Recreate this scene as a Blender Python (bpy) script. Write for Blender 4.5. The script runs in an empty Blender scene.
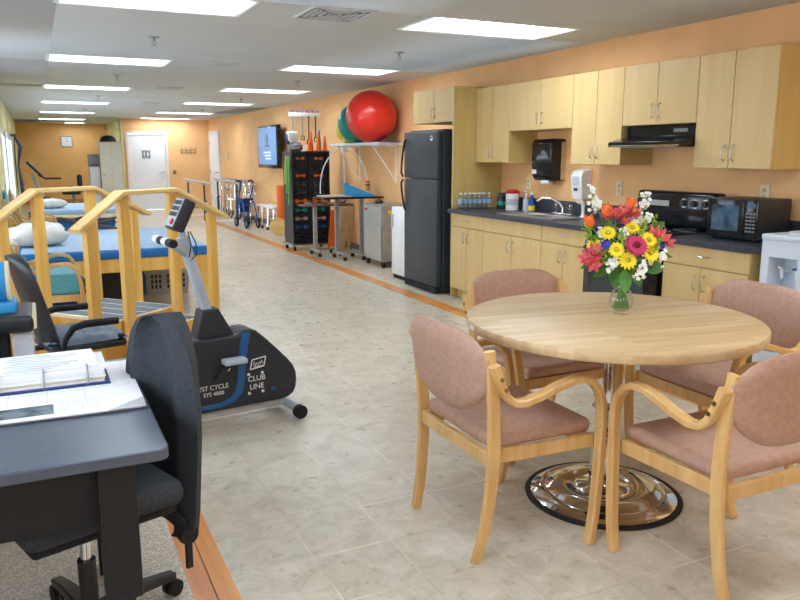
import bpy, bmesh, math, random
from mathutils import Vector, Matrix, Euler
random.seed(7)
PI = math.pi
sc = bpy.context.scene
COL = sc.collection

# ------------------------------------------------------------------ materials
def lin(c):
    return tuple(((v/255)/12.92 if v/255 <= .04045 else (((v/255)+.055)/1.055)**2.4) for v in c)
MATS = {}
def mat(name, rgb, rough=.5, metal=0., spec=.5, var=.06, scale=12., stretch=(1,1,1), bump=0., bscale=80., coat=0., trans=0., ior=1.45, emit=None, es=0., alpha=1.):
    if name in MATS: return MATS[name]
    m = bpy.data.materials.new(name); m.use_nodes = True
    nt = m.node_tree; N = nt.nodes; L = nt.links
    b = N['Principled BSDF']
    tc = N.new('ShaderNodeTexCoord'); mp = N.new('ShaderNodeMapping'); mp.inputs['Scale'].default_value = stretch
    L.new(tc.outputs['Object'], mp.inputs['Vector'])
    no = N.new('ShaderNodeTexNoise'); no.inputs['Scale'].default_value = scale; no.inputs['Detail'].default_value = 4
    L.new(mp.outputs[0], no.inputs['Vector'])
    cr = N.new('ShaderNodeValToRGB')
    c = lin(rgb)
    lo = tuple(max(0, v*(1-var*1.6)) for v in c)+(1,); hi = tuple(min(1, v*(1+var*1.6)) for v in c)+(1,)
    cr.color_ramp.elements[0].position = .32; cr.color_ramp.elements[0].color = lo
    cr.color_ramp.elements[1].position = .68; cr.color_ramp.elements[1].color = hi
    L.new(no.outputs['Fac'], cr.inputs['Fac']); L.new(cr.outputs[0], b.inputs['Base Color'])
    b.inputs['Roughness'].default_value = rough; b.inputs['Metallic'].default_value = metal
    b.inputs['Specular IOR Level'].default_value = spec
    b.inputs['Coat Weight'].default_value = coat
    b.inputs['Transmission Weight'].default_value = trans; b.inputs['IOR'].default_value = ior
    b.inputs['Alpha'].default_value = alpha
    if emit:
        b.inputs['Emission Color'].default_value = lin(emit)+(1,); b.inputs['Emission Strength'].default_value = es
    if bump:
        n2 = N.new('ShaderNodeTexNoise'); n2.inputs['Scale'].default_value = bscale; n2.inputs['Detail'].default_value = 3
        L.new(tc.outputs['Object'], n2.inputs['Vector'])
        bp = N.new('ShaderNodeBump'); bp.inputs['Strength'].default_value = bump; bp.inputs['Distance'].default_value = .01
        L.new(n2.outputs['Fac'], bp.inputs['Height']); L.new(bp.outputs[0], b.inputs['Normal'])
    MATS[name] = m
    return m

def tile_mat():
    m = bpy.data.materials.new('floor_tile'); m.use_nodes = True
    nt = m.node_tree; N = nt.nodes; L = nt.links; b = N['Principled BSDF']
    tc = N.new('ShaderNodeTexCoord')
    n1 = N.new('ShaderNodeTexNoise'); n1.inputs['Scale'].default_value = 8.5; n1.inputs['Detail'].default_value = 9; n1.inputs['Roughness'].default_value = .68
    n1.inputs['Distortion'].default_value = .6
    L.new(tc.outputs['Object'], n1.inputs['Vector'])
    r1 = N.new('ShaderNodeValToRGB'); e = r1.color_ramp.elements
    e[0].position = .3; e[0].color = lin((180,168,148))+(1,); e[1].position = .7; e[1].color = lin((214,206,190))+(1,)
    e.new(.5).color = lin((200,190,170))+(1,)
    L.new(n1.outputs['Fac'], r1.inputs['Fac'])
    n2 = N.new('ShaderNodeTexNoise'); n2.inputs['Scale'].default_value = 44; n2.inputs['Detail'].default_value = 6; n2.inputs['Roughness'].default_value = .8
    mp2 = N.new('ShaderNodeMapping'); mp2.inputs['Scale'].default_value = (1, .55, 1); mp2.inputs['Rotation'].default_value = (0,0,.7)
    L.new(tc.outputs['Object'], mp2.inputs[0]); L.new(mp2.outputs[0], n2.inputs['Vector'])
    r2 = N.new('ShaderNodeValToRGB'); e = r2.color_ramp.elements
    e[0].position = .33; e[0].color = (.66,.63,.60,1); e[1].position = .46; e[1].color = (1,1,1,1)
    L.new(n2.outputs['Fac'], r2.inputs['Fac'])
    mx = N.new('ShaderNodeMix'); mx.data_type = 'RGBA'; mx.blend_type = 'MULTIPLY'; mx.inputs['Factor'].default_value = .55
    L.new(r1.outputs[0], mx.inputs[6]); L.new(r2.outputs[0], mx.inputs[7])
    br = N.new('ShaderNodeTexBrick'); br.offset = 0; br.inputs['Scale'].default_value = 1
    br.inputs['Brick Width'].default_value = .305; br.inputs['Row Height'].default_value = .305
    br.inputs['Mortar Size'].default_value = .0022; br.inputs['Mortar Smooth'].default_value = .1
    br.inputs['Color1'].default_value = (0,0,0,1); br.inputs['Color2'].default_value = (.25,.25,.25,1); br.inputs['Mortar'].default_value = (1,1,1,1)
    mp = N.new('ShaderNodeMapping'); mp.inputs['Location'].default_value = (-.495+.305, -2.705+.305*9, 0)
    L.new(tc.outputs['Object'], mp.inputs[0]); L.new(mp.outputs[0], br.inputs['Vector'])
    # each tile has its own tone
    mt = N.new('ShaderNodeMapRange'); mt.inputs[1].default_value = 0; mt.inputs[2].default_value = .25; mt.inputs[3].default_value = .94; mt.inputs[4].default_value = 1.04
    L.new(br.outputs['Color'], mt.inputs[0])
    mx2 = N.new('ShaderNodeMix'); mx2.data_type = 'RGBA'; mx2.blend_type = 'MULTIPLY'; mx2.inputs['Factor'].default_value = 1
    L.new(mx.outputs[2], mx2.inputs[6]); L.new(mt.outputs[0], mx2.inputs[7])
    n3 = N.new('ShaderNodeTexNoise'); n3.inputs['Scale'].default_value = 1.7; n3.inputs['Detail'].default_value = 1
    L.new(tc.outputs['Object'], n3.inputs['Vector'])
    r3 = N.new('ShaderNodeValToRGB'); r3.color_ramp.elements[0].position = .5; r3.color_ramp.elements[1].position = .6
    L.new(n3.outputs['Fac'], r3.inputs['Fac'])
    gc = N.new('ShaderNodeMix'); gc.data_type = 'RGBA'
    gc.inputs[6].default_value = lin((184,170,148))+(1,); gc.inputs[7].default_value = lin((236,228,212))+(1,)
    L.new(r3.outputs[0], gc.inputs['Factor'])
    mx3 = N.new('ShaderNodeMix'); mx3.data_type = 'RGBA'
    L.new(br.outputs['Fac'], mx3.inputs['Factor']); L.new(mx2.outputs[2], mx3.inputs[6]); L.new(gc.outputs[2], mx3.inputs[7])
    L.new(mx3.outputs[2], b.inputs['Base Color'])
    b.inputs['Roughness'].default_value = .3; b.inputs['Specular IOR Level'].default_value = .42
    n4 = N.new('ShaderNodeTexNoise'); n4.inputs['Scale'].default_value = 14
    L.new(tc.outputs['Object'], n4.inputs['Vector'])
    rr = N.new('ShaderNodeMapRange'); rr.inputs[3].default_value = .2; rr.inputs[4].default_value = .42
    L.new(n4.outputs['Fac'], rr.inputs[0]); L.new(rr.outputs[0], b.inputs['Roughness'])
    return m

def wood(name, rgb, dark, axis='X', rough=.42, scale=1., coat=0., contrast=.5):
    m = bpy.data.materials.new(name); m.use_nodes = True
    nt = m.node_tree; N = nt.nodes; L = nt.links; b = N['Principled BSDF']
    tc = N.new('ShaderNodeTexCoord'); mp = N.new('ShaderNodeMapping')
    s = {'X': (1.2,14,14), 'Y': (14,1.2,14), 'Z': (14,14,1.2)}[axis]
    mp.inputs['Scale'].default_value = tuple(v*scale for v in s)
    L.new(tc.outputs['Object'], mp.inputs[0])
    n = N.new('ShaderNodeTexNoise'); n.inputs['Scale'].default_value = 2.; n.inputs['Detail'].default_value = 6; n.inputs['Distortion'].default_value = .4
    L.new(mp.outputs[0], n.inputs['Vector'])
    r = N.new('ShaderNodeValToRGB'); e = r.color_ramp.elements
    e[0].position = .5-contrast*.4; e[0].color = lin(dark)+(1,); e[1].position = .5+contrast*.3; e[1].color = lin(rgb)+(1,)
    L.new(n.outputs['Fac'], r.inputs['Fac']); L.new(r.outputs[0], b.inputs['Base Color'])
    b.inputs['Roughness'].default_value = rough; b.inputs['Coat Weight'].default_value = coat; b.inputs['Coat Roughness'].default_value = .15
    return m

def butcher_mat():
    # maple butcher block: staves running along X with joints
    m = bpy.data.materials.new('butcher_block'); m.use_nodes = True
    nt = m.node_tree; N = nt.nodes; L = nt.links; b = N['Principled BSDF']
    tc = N.new('ShaderNodeTexCoord'); mp0 = N.new('ShaderNodeMapping'); mp0.inputs['Rotation'].default_value = (0,0,math.radians(8))
    L.new(tc.outputs['Object'], mp0.inputs[0])
    br = N.new('ShaderNodeTexBrick'); br.inputs['Scale'].default_value = 1; br.inputs['Brick Width'].default_value = .46; br.inputs['Row Height'].default_value = .042
    br.inputs['Mortar Size'].default_value = .0; br.offset = .37
    br.inputs['Color1'].default_value = lin((222,196,154))+(1,); br.inputs['Color2'].default_value = lin((204,170,122))+(1,)
    L.new(mp0.outputs[0], br.inputs['Vector'])
    mp = N.new('ShaderNodeMapping'); mp.inputs['Scale'].default_value = (1.5,22,22); L.new(mp0.outputs[0], mp.inputs[0])
    n = N.new('ShaderNodeTexNoise'); n.inputs['Scale'].default_value = 2; n.inputs['Detail'].default_value = 6; L.new(mp.outputs[0], n.inputs['Vector'])
    r = N.new('ShaderNodeValToRGB'); r.color_ramp.elements[0].position = .3; r.color_ramp.elements[0].color = (.72,.66,.58,1); r.color_ramp.elements[1].position = .62; r.color_ramp.elements[1].color = (1,1,1,1)
    L.new(n.outputs['Fac'], r.inputs['Fac'])
    mx = N.new('ShaderNodeMix'); mx.data_type = 'RGBA'; mx.blend_type = 'MULTIPLY'; mx.inputs['Factor'].default_value = .6
    L.new(br.outputs['Color'], mx.inputs[6]); L.new(r.outputs[0], mx.inputs[7]); L.new(mx.outputs[2], b.inputs['Base Color'])
    b.inputs['Roughness'].default_value = .38; b.inputs['Coat Weight'].default_value = .08; b.inputs['Coat Roughness'].default_value = .25
    return m

def glass_mat(name, rgb=(255,255,255), k=.0):
    m = bpy.data.materials.new(name); m.use_nodes = True
    nt = m.node_tree; N = nt.nodes; L = nt.links
    for n in list(N):
        if n.type != 'OUTPUT_MATERIAL': N.remove(n)
    out = [n for n in N if n.type == 'OUTPUT_MATERIAL'][0]
    t = N.new('ShaderNodeBsdfTransparent'); t.inputs[0].default_value = lin(rgb)+(1,)
    g = N.new('ShaderNodeBsdfGlossy'); g.inputs['Roughness'].default_value = .03
    f = N.new('ShaderNodeLayerWeight'); f.inputs[0].default_value = .5
    pw = N.new('ShaderNodeMath'); pw.operation = 'POWER'; pw.inputs[1].default_value = 4.; L.new(f.outputs['Facing'], pw.inputs[0])
    mm = N.new('ShaderNodeMath'); mm.operation = 'MULTIPLY_ADD'; mm.inputs[1].default_value = .55; mm.inputs[2].default_value = .035+k
    L.new(pw.outputs[0], mm.inputs[0])
    mx = N.new('ShaderNodeMixShader'); L.new(mm.outputs[0], mx.inputs[0]); L.new(t.outputs[0], mx.inputs[1]); L.new(g.outputs[0], mx.inputs[2])
    L.new(mx.outputs[0], out.inputs[0])
    return m

def carpet_mat():
    m = mat('grey_carpet', (222,212,196), .95, bump=.8, bscale=300, var=.22, scale=140, spec=.1)
    return m

M = dict(
 tile=tile_mat(), carpet=carpet_mat(),
 strip=wood('inlay_strip', (222,150,70), (196,120,50), 'Y', .3, .6),
 wall=mat('peach_paint', (240,188,132), .6, var=.03, scale=3, bump=.08, bscale=160, spec=.3),
 wallor=mat('orange_paint', (244,190,124), .6, var=.03, scale=3, bump=.08, bscale=160, spec=.3),
 wallgr=mat('cream_paint', (226,222,170), .6, var=.03, scale=3, spec=.3),
 ceil=mat('ceiling_paint', (206,208,208), .8, var=.02, scale=2, bump=.05, bscale=200, spec=.2),
 white=mat('white_plastic', (240,240,238), .4, var=.02), whitem=mat('white_metal', (236,238,240), .35, var=.02),
 door=mat('door_paint', (234,236,240), .45, var=.015), frame=mat('frame_paint', (225,226,232), .4, var=.015),
 glow=mat('light_diffuser', (255,255,255), .5, var=0, emit=(232,243,255), es=11.5),
 troff=mat('troffer_white', (245,248,250), .3, var=.0),
 chrome=mat('chrome', (225,228,232), .07, 1., var=.02), steel=mat('brushed_steel', (200,200,198), .3, 1., var=.05, scale=6, stretch=(1,1,10)),
 dullsteel=mat('dull_steel', (176,178,178), .42, .75, var=.05), 
 black=mat('black_plastic', (42,44,48), .4, var=.1), gloss=mat('gloss_black', (26,27,31), .12, var=.05),
 fridge=mat('black_appliance', (50,56,64), .32, var=.1, scale=40, bump=.25, bscale=380),
 rubber=mat('black_rubber', (24,24,26), .7, var=.1), fabric=mat('black_fabric', (70,74,80), .9, var=.3, scale=300, bump=.6, bscale=600, spec=.2),
 greyfab=mat('slate_vinyl', (100,114,130), .42, var=.08, scale=30, bump=.1, bscale=100),
 cab=wood('maple_cabinet', (218,188,132), (207,174,113), 'Z', .4, .5, contrast=.7),
 cabs=wood('maple_side', (208,182,116), (198,168,100), 'Z', .4, .5, contrast=.7),
 chairw=wood('beech', (226,186,124), (206,160,96), 'Z', .38, .8), 
 pine=wood('pine_varnished', (240,196,108), (220,166,76), 'Z', .36, .5, .2), pineh=wood('pine_rail', (238,208,146), (222,184,112), 'X', .4, .5),
 ply=wood('plywood', (224,168,82), (202,142,60), 'X', .45, .5), table=butcher_mat(),
 uph=mat('mauve_vinyl', (188,150,130), .5, var=.06, scale=50, bump=.2, bscale=500, spec=.4),
 teal=mat('teal_vinyl', (96,176,192), .5, var=.06, scale=40, bump=.1), beige=mat('beige_vinyl', (206,186,158), .55, var=.05),
 counter=mat('slate_laminate', (58,62,72), .34, var=.35, scale=90), 
 desk=mat('desk_top', (80,88,102), .3, var=.08, scale=20, stretch=(1,8,1), spec=.6), deskleg=mat('desk_base', (24,25,28), .55, var=.15, scale=200),
 mblue=mat('mat_blue', (26,108,180), .45, var=.05), lblue=mat('sheet_blue', (150,180,208), .42, var=.05), pillow=mat('pillowcase', (226,226,216), .8, var=.06, scale=9, bump=.5, bscale=14),
 red=mat('ball_red', (214,44,30), .32, var=.03, coat=.2), tealb=mat('ball_teal', (18,138,128), .35, var=.03), yel=mat('ball_yellow', (222,200,40), .4, var=.03),
 grey=mat('grey_plastic', (128,130,134), .5), lgrey=mat('light_grey_plastic', (190,192,194), .45, var=.03), bgrey=mat('bike_grey', (178,190,202), .35, var=.03),
 bike=mat('bike_black', (44,47,54), .45, var=.12, scale=120), bblue=mat('bike_blue', (36,92,150), .4),
 orange=mat('foam_orange', (236,110,36), .6), blue=mat('tray_blue', (52,150,206), .45), navy=mat('navy', (30,52,110), .6, var=.15), dblue=mat('deep_blue', (28,84,160), .6, var=.12),
 green=mat('band_green', (96,200,60), .6), tan=mat('tan_board', (206,178,130), .6), paper=mat('paper', (246,246,246), .7, var=.01), ink=mat('ink', (70,72,80), .7), pale=mat('pale_print', (196,200,206), .7),
 photo=mat('print_photo', (92,104,112), .5, var=.5, scale=25), glass=glass_mat('clear_glass'), pane=glass_mat('window_pane', k=.02),
 pet=glass_mat('bottle_plastic', (248,250,252), .08), water=glass_mat('water', (240,247,244), .0),
 screen=mat('tv_screen', (96,140,190), .3, emit=(110,150,196), es=.3), screen2=mat('screen_mark', (60,80,110), .3, emit=(50,70,100), es=.3), screenw=mat('screen_text', (220,230,240), .3, emit=(200,215,230), es=.5),
 cooler=mat('cooler_plastic', (214,226,238), .35, var=.01), leaf=mat('leaf', (74,128,48), .5, var=.2, scale=30), leafl=mat('leaf_light', (150,180,60), .6, var=.2, scale=30), stem=mat('stem', (110,150,70), .5),
 daisy=mat('daisy_yellow', (248,222,40), .6, var=.06), dcen=mat('daisy_centre', (196,170,30), .8), gerb=mat('gerbera', (196,40,92), .6), gcen=mat('gerbera_centre', (120,20,40), .8),
 fora=mat('flower_orange', (240,120,50), .6), alst=mat('lily_pink', (220,90,104), .6, var=.2, scale=60), fwhite=mat('flower_white', (246,246,236), .7), purp=mat('flower_purple', (60,50,150), .6),
 redlid=mat('red_lid', (200,30,34), .4), dkglass=mat('dark_jar', (44,54,50), .15, var=.3), inkblue=mat('blue_ink', (40,70,190), .6), tread=mat('tread_grip', (110,122,134), .8, var=.2, scale=200), cream=mat('cream_edge', (232,218,186), .5), 
 oven=mat('oven_glass', (60,66,72), .1, var=.1), brass=mat('bolt_brass', (150,130,90), .3, 1.), basebrd=mat('baseboard_brown', (120,92,76), .5),
)

# ------------------------------------------------------------------ geometry helpers
class MB:
    def __init__(s): s.b = bmesh.new(); s.T = Matrix.Identity(4)
    def _add(s, verts, faces, T=None):
        T = s.T @ T if T is not None else s.T
        vs = [s.b.verts.new(T @ Vector(v)) for v in verts]
        for f in faces:
            try: s.b.faces.new([vs[i] for i in f])
            except ValueError: pass
        return s
    def box(s, x0, x1, y0, y1, z0, z1, T=None):
        v = [(x0,y0,z0),(x1,y0,z0),(x1,y1,z0),(x0,y1,z0),(x0,y0,z1),(x1,y0,z1),(x1,y1,z1),(x0,y1,z1)]
        return s._add(v, [(0,3,2,1),(4,5,6,7),(0,1,5,4),(1,2,6,5),(2,3,7,6),(3,0,4,7)], T)
    def rbox(s, x0, x1, y0, y1, z0, z1, r=.02, seg=3, T=None):
        """box with rounded edges"""
        t = bmesh.new(); bmesh.ops.create_cube(t, size=1)
        for v in t.verts: v.co = Vector(((x0+x1)/2+v.co.x*(x1-x0), (y0+y1)/2+v.co.y*(y1-y0), (z0+z1)/2+v.co.z*(z1-z0)))
        r = min(r, .49*min(x1-x0, y1-y0, z1-z0))
        bmesh.ops.bevel(t, geom=t.edges[:], offset=r, segments=seg, profile=.5, affect='EDGES')
        t.verts.index_update()
        s._add([v.co.copy() for v in t.verts], [[v.index for v in f.verts] for f in t.faces], T); t.free()
        return s
    def cyl(s, p0, p1, r0, r1=None, seg=14, caps=True):
        if r1 is None: r1 = r0
        p0 = Vector(p0); p1 = Vector(p1); d = (p1-p0).normalized()
        a = d.orthogonal().normalized(); c = d.cross(a)
        vs = []; fs = []
        for p, r in ((p0, r0), (p1, r1)):
            for i in range(seg):
                t = 2*PI*i/seg; vs.append(p+(a*math.cos(t)+c*math.sin(t))*r)
        for i in range(seg): j = (i+1) % seg; fs.append((i, j, seg+j, seg+i))
        if caps: fs.append(tuple(reversed(range(seg)))); fs.append(tuple(range(seg, 2*seg)))
        return s._add(vs, fs)
    def tube(s, pts, r, seg=8, closed=False):
        P = [Vector(p) for p in pts]; n = len(P); vs = []; fs = []
        a = None
        for i, p in enumerate(P):
            if closed: d = P[(i+1) % n]-P[i-1]
            else: d = P[min(i+1, n-1)]-P[max(i-1, 0)]
            d.normalize()
            if a is None: a = d.orthogonal().normalized()
            else:
                a = a-d*a.dot(d)
                a = a.normalized() if a.length > 1e-6 else d.orthogonal().normalized()
            c = d.cross(a); rr = r[i] if isinstance(r, (list, tuple)) else r
            for k in range(seg):
                t = 2*PI*k/seg; vs.append(p+(a*math.cos(t)+c*math.sin(t))*rr)
        m = n if closed else n-1
        for i in range(m):
            for k in range(seg):
                l = (k+1) % seg; j = (i+1) % n
                fs.append((i*seg+k, i*seg+l, j*seg+l, j*seg+k))
        if not closed: fs.append(tuple(reversed(range(seg)))); fs.append(tuple(range((n-1)*seg, n*seg)))
        return s._add(vs, fs)
    def sweep(s, pts, w, t, side):
        """rectangular section: w along the vector side, t across it"""
        P = [Vector(p) for p in pts]; n = len(P); vs = []; fs = []; side = Vector(side).normalized()
        for i, p in enumerate(P):
            d = (P[min(i+1, n-1)]-P[max(i-1, 0)]).normalized()
            sd = (side-d*side.dot(d)).normalized(); nn = d.cross(sd)
            ww = (w[i] if isinstance(w, (list, tuple)) else w)/2; tt = (t[i] if isinstance(t, (list, tuple)) else t)/2
            c = min(ww, tt)*.35
            for a, b in ((-ww+c,-tt),(ww-c,-tt),(ww,-tt+c),(ww,tt-c),(ww-c,tt),(-ww+c,tt),(-ww,tt-c),(-ww,-tt+c)):
                vs.append(p+sd*a+nn*b)
        for i in range(n-1):
            for k in range(8):
                l = (k+1) % 8; fs.append((i*8+k, i*8+l, (i+1)*8+l, (i+1)*8+k))
        fs.append(tuple(reversed(range(8)))); fs.append(tuple(range((n-1)*8, n*8)))
        return s._add(vs, fs)
    def lathe(s, prof, c=(0,0,0), seg=24, T=None):
        vs = []; fs = []; n = len(prof)
        for r, z in prof:
            for k in range(seg):
                t = 2*PI*k/seg; vs.append((c[0]+r*math.cos(t), c[1]+r*math.sin(t), c[2]+z))
        for i in range(n-1):
            for k in range(seg):
                l = (k+1) % seg; fs.append((i*seg+k, i*seg+l, (i+1)*seg+l, (i+1)*seg+k))
        if prof[0][0] > 1e-5: fs.append(tuple(reversed(range(seg))))
        if prof[-1][0] > 1e-5: fs.append(tuple(range((n-1)*seg, n*seg)))
        return s._add(vs, fs, T)
    def sphere(s, c, r, u=16, v=10, sq=(1,1,1), T=None):
        prof = [(max(1e-6, math.sin(PI*i/v)), -math.cos(PI*i/v)) for i in range(v+1)]
        vs = []; fs = []
        for a, z in prof:
            for k in range(u):
                t = 2*PI*k/u; vs.append((c[0]+r*sq[0]*a*math.cos(t), c[1]+r*sq[1]*a*math.sin(t), c[2]+r*sq[2]*z))
        for i in range(v):
            for k in range(u):
                l = (k+1) % u; fs.append((i*u+k, i*u+l, (i+1)*u+l, (i+1)*u+k))
        return s._add(vs, fs, T)
    def prism(s, poly, o, ax, ay, depth):
        """polygon (a,b) -> o + ax*a + ay*b, extruded by vector depth"""
        o = Vector(o); ax = Vector(ax); ay = Vector(ay); dp = Vector(depth); n = len(poly)
        vs = [o+ax*a+ay*b for a, b in poly]+[o+ax*a+ay*b+dp for a, b in poly]
        fs = [tuple(reversed(range(n))), tuple(range(n, 2*n))]+[(i, (i+1) % n, n+(i+1) % n, n+i) for i in range(n)]
        return s._add(vs, fs)
    def build(s, name, m, parent=None, bevel=0, sub=0, angle=40, loc=None):
        bmesh.ops.remove_doubles(s.b, verts=s.b.verts[:], dist=1e-6)
        bmesh.ops.recalc_face_normals(s.b, faces=s.b.faces[:])
        me = bpy.data.meshes.new(name); s.b.to_mesh(me); s.b.free()
        for p in me.polygons: p.use_smooth = True
        me.set_sharp_from_angle(angle=math.radians(angle))
        o = bpy.data.objects.new(name, me); COL.objects.link(o)
        me.materials.append(M[m] if isinstance(m, str) else m)
        if parent is not None: o.parent = parent
        if bevel:
            bv = o.modifiers.new('bevel', 'BEVEL'); bv.width = bevel; bv.segments = 2; bv.limit_method = 'ANGLE'
        if sub:
            ss = o.modifiers.new('sub', 'SUBSURF'); ss.levels = sub; ss.render_levels = sub
        return o

def thing(name, label, cat, loc=(0,0,0), rz=0, group=None):
    o = bpy.data.objects.new(name, None); COL.objects.link(o); o.location = loc; o.rotation_euler = (0,0,rz)
    o.empty_display_size = .1
    o['label'] = label; o['category'] = cat
    if group: o['group'] = group
    return o
def tag(o, label, cat, group=None):
    o['label'] = label; o['category'] = cat
    if group: o['group'] = group
    return o
def struct(name, mb, m, parent=None, **k):
    o = mb.build(name, m, parent, **k)
    if parent is None: o['kind'] = 'structure'
    return o
def kids(o): return [c for c in bpy.data.objects if c.parent == o]
def dup(root, loc, rz=0, label=None, group=None, swap=None):
    r = root.copy(); COL.objects.link(r); r.location = loc; r.rotation_euler = (0,0,rz)
    if label: r['label'] = label
    if group: r['group'] = group
    def rec(src, dst):
        for ch in kids(src):
            c = ch.copy(); COL.objects.link(c); c.parent = dst; rec(ch, c)
    rec(root, r)
    return r
def text_obj(body, size, m, parent, loc, rot, name, depth=.001, sx=1.0):
    cu = bpy.data.curves.new('txt', 'FONT'); cu.body = body; cu.size = size; cu.extrude = depth; cu.align_x = 'CENTER'; cu.align_y = 'CENTER'
    t = bpy.data.objects.new('txt', cu); COL.objects.link(t)
    bpy.context.view_layer.update()
    me = bpy.data.meshes.new_from_object(t.evaluated_get(bpy.context.evaluated_depsgraph_get()))
    bpy.data.objects.remove(t); bpy.data.curves.remove(cu)
    me.transform(Matrix.Diagonal((sx,1,1,1)))
    o = bpy.data.objects.new(name, me); COL.objects.link(o); me.materials.clear(); me.materials.append(M[m])
    o.parent = parent; o.location = loc; o.rotation_euler = rot
    return o
def holed(x0, x1, y0, y1, holes):
    """cells of a rectangle that are not inside any hole"""
    xs = sorted({x0, x1, *[h[0] for h in holes], *[h[1] for h in holes]}); ys = sorted({y0, y1, *[h[2] for h in holes], *[h[3] for h in holes]})
    for a, b in zip(xs, xs[1:]):
        for c, d in zip(ys, ys[1:]):
            mx, my = (a+b)/2, (c+d)/2
            if not any(h[0] < mx < h[1] and h[2] < my < h[3] for h in holes): yield a, b, c, d

WX, CZ, FY, AY = 4.36, 2.36, 21.2, 25.2     # right wall, ceiling, far wall, alcove wall
LX, LN = -.40, -1.35                        # left wall (far stretch), left wall (near stretch)
JY, BY = 9.6, -3.0

# ------------------------------------------------------------------ shell
m = MB(); m.box(.5, WX+.1, BY, AY+.1, -.08, 0); m.box(LN-.1, .5, 6.9, AY+.1, -.08, 0); struct('floor', m, 'tile')
m = MB(); m.box(LN-.1, .36, BY, 6.9, -.08, .004); struct('floor_carpet', m, 'carpet')
m = MB(); m.box(.36, .428, BY, 6.9, -.08, .003); m.box(.432, .5, BY, 6.9, -.08, .003); struct('trim_1', m, 'strip')
m = MB(); m.box(3.375, 3.452, BY, 20.9, 0, .002); m.box(3.455, 3.53, BY, 20.9, 0, .002); struct('trim_2', m, 'strip')
# ceiling with the light recesses cut in
LL = [(.21, 1.32, y, y+.56) for y in (4.80, 8.06, 11.5, 14.9, 18.4, 21.9)]
LR = [(2.56, 3.76, y, y+.56) for y in (4.80, 7.92, 11.0, 14.15, 17.6, 20.45)]
LA = [(.90, 1.46, 24.3, 24.8)]
LIGHTS = [(a, b, c, d) for a, b, c, d in LL+LR+LA] + [(.21, 1.32, 1.2, 1.76), (2.56, 3.76, 1.2, 1.76), (.21,1.32,-1.8,-1.24), (2.56,3.76,-1.8,-1.24)]
m = MB()
for a, b, c, d in holed(LN-.1, WX+.1, BY, AY+.1, LIGHTS): m.box(a, b, c, d, CZ, CZ+.02)
struct('ceiling', m, 'ceil')
# right wall
m = MB(); m.box(WX, WX+.1, BY, FY+.1, 0, CZ+.02); struct('wall_right', m, 'wall')
# far wall right with restroom door opening
DX0, DX1, DZ = 2.27, 3.20, 1.98
m = MB()
for a, b, c, d in holed(2.10, WX, 0, CZ+.02, [(DX0, DX1, 0, DZ)]): m.box(a, b, FY, FY+.1, c, d)
struct('wall_far', m, 'wall')
m = MB(); m.box(2.10, 2.2, FY+.1, AY, 0, CZ+.02); m.box(2.10,2.14,FY-.001,FY+.1,0,CZ+.02); struct('wall_alcove_side', m, 'wallgr')
m = MB(); m.box(LX-.1, 2.2, AY, AY+.1, 0, CZ+.02); struct('wall_alcove', m, 'wallor')
# left wall far stretch with windows
WIN = [(12.4, 13.7), (14.3, 15.9), (16.5, 17.9)]
m = MB()
for a, b, c, d in holed(JY, AY, 0, CZ+.02, [(w0, w1, .55, 1.78) for w0, w1 in WIN]): m.box(LX-.1, LX, a, b, c, d)
struct('wall_left', m, 'wallgr')
NW = [(-1.6, .2), (.9, 2.7), (3.4, 5.2), (6.2, 8.4)]
m = MB()
for a, b, c, d in holed(BY, JY, 0, CZ+.02, [(w0, w1, .8, 2.1) for w0, w1 in NW]): m.box(LN-.1, LN, a, b, c, d)
struct('wall_left_near', m, 'wall')
m = MB(); m.box(LN-.1, LX, JY, JY+.1, 0, CZ+.02); struct('wall_left_return', m, 'wallgr')
m = MB(); m.box(LN-.1, WX+.1, BY-.1, BY, 0, CZ+.02); struct('wall_back', m, 'wall')
wi = 1
for X, z0, z1, ws in ((LX, .55, 1.78, WIN), (LN, .8, 2.1, NW)):
    for w0, w1 in ws:
        m = MB(); t = .05
        for a, b, c, d in holed(w0-.04, w1+.04, z0-.04, z1+.04, [(w0+t, (w0+w1)/2-.025, z0+t, z1-t), ((w0+w1)/2+.025, w1-t, z0+t, z1-t)]):
            m.box(X-.06, X+.018, a, b, c, d)
        m.box(X-.02, X+.06, w0-.06, w1+.06, z0-.07, z0-.04)
        f = struct('window_%d' % wi, m, 'frame')
        m = MB(); m.box(X-.04, X-.034, w0+t, w1-t, z0+t, z1-t); m.build('pane', 'pane', f)
        wi += 1
# baseboards
m = MB(); m.box(WX-.015, WX, 7.0, 19.8, 0, .1); struct('baseboard_right', m, 'basebrd')
m = MB(); m.box(DX1+.07, WX-.02, FY-.015, FY, 0, .12); m.box(2.10, DX0-.07, FY-.015, FY, 0, .12); struct('baseboard_far', m, 'strip')
m = MB(); m.box(LX, 2.1, AY-.015, AY, 0, .12); struct('baseboard_alcove', m, 'strip')
# restroom door
m = MB(); m.box(DX0+.01, DX1-.01, FY+.03, FY+.07, .008, DZ-.01); d = struct('door_1', m, 'door')
m = MB()
for a, b in ((DX0-.06, DX0), (DX1, DX1+.06)): m.box(a, b, FY-.02, FY, 0, DZ+.06)
m.box(DX0, DX1, FY-.02, FY, DZ, DZ+.06); struct('trim_3', m, 'frame')
m = MB(); m.cyl((DX1-.09, FY+.03, .99), (DX1-.09, FY-.02, .99), .03); m.cyl((DX1-.09, FY-.03, .99), (DX1-.21, FY-.03, .99), .012); m.cyl((DX1-.09, FY+.03, .99), (DX1-.09, FY-.04, .99), .014); m.build('door_handle', 'steel', d)
s = thing('restroom_sign', 'small square dark grey restroom sign with two white figures on the white door', 'sign', (2.70, FY+.028, 1.45))
m = MB(); m.box(-.105,.105,-.008,0,-.105,.105); m.build('sign_plate', 'grey', s)
m = MB()
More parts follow.
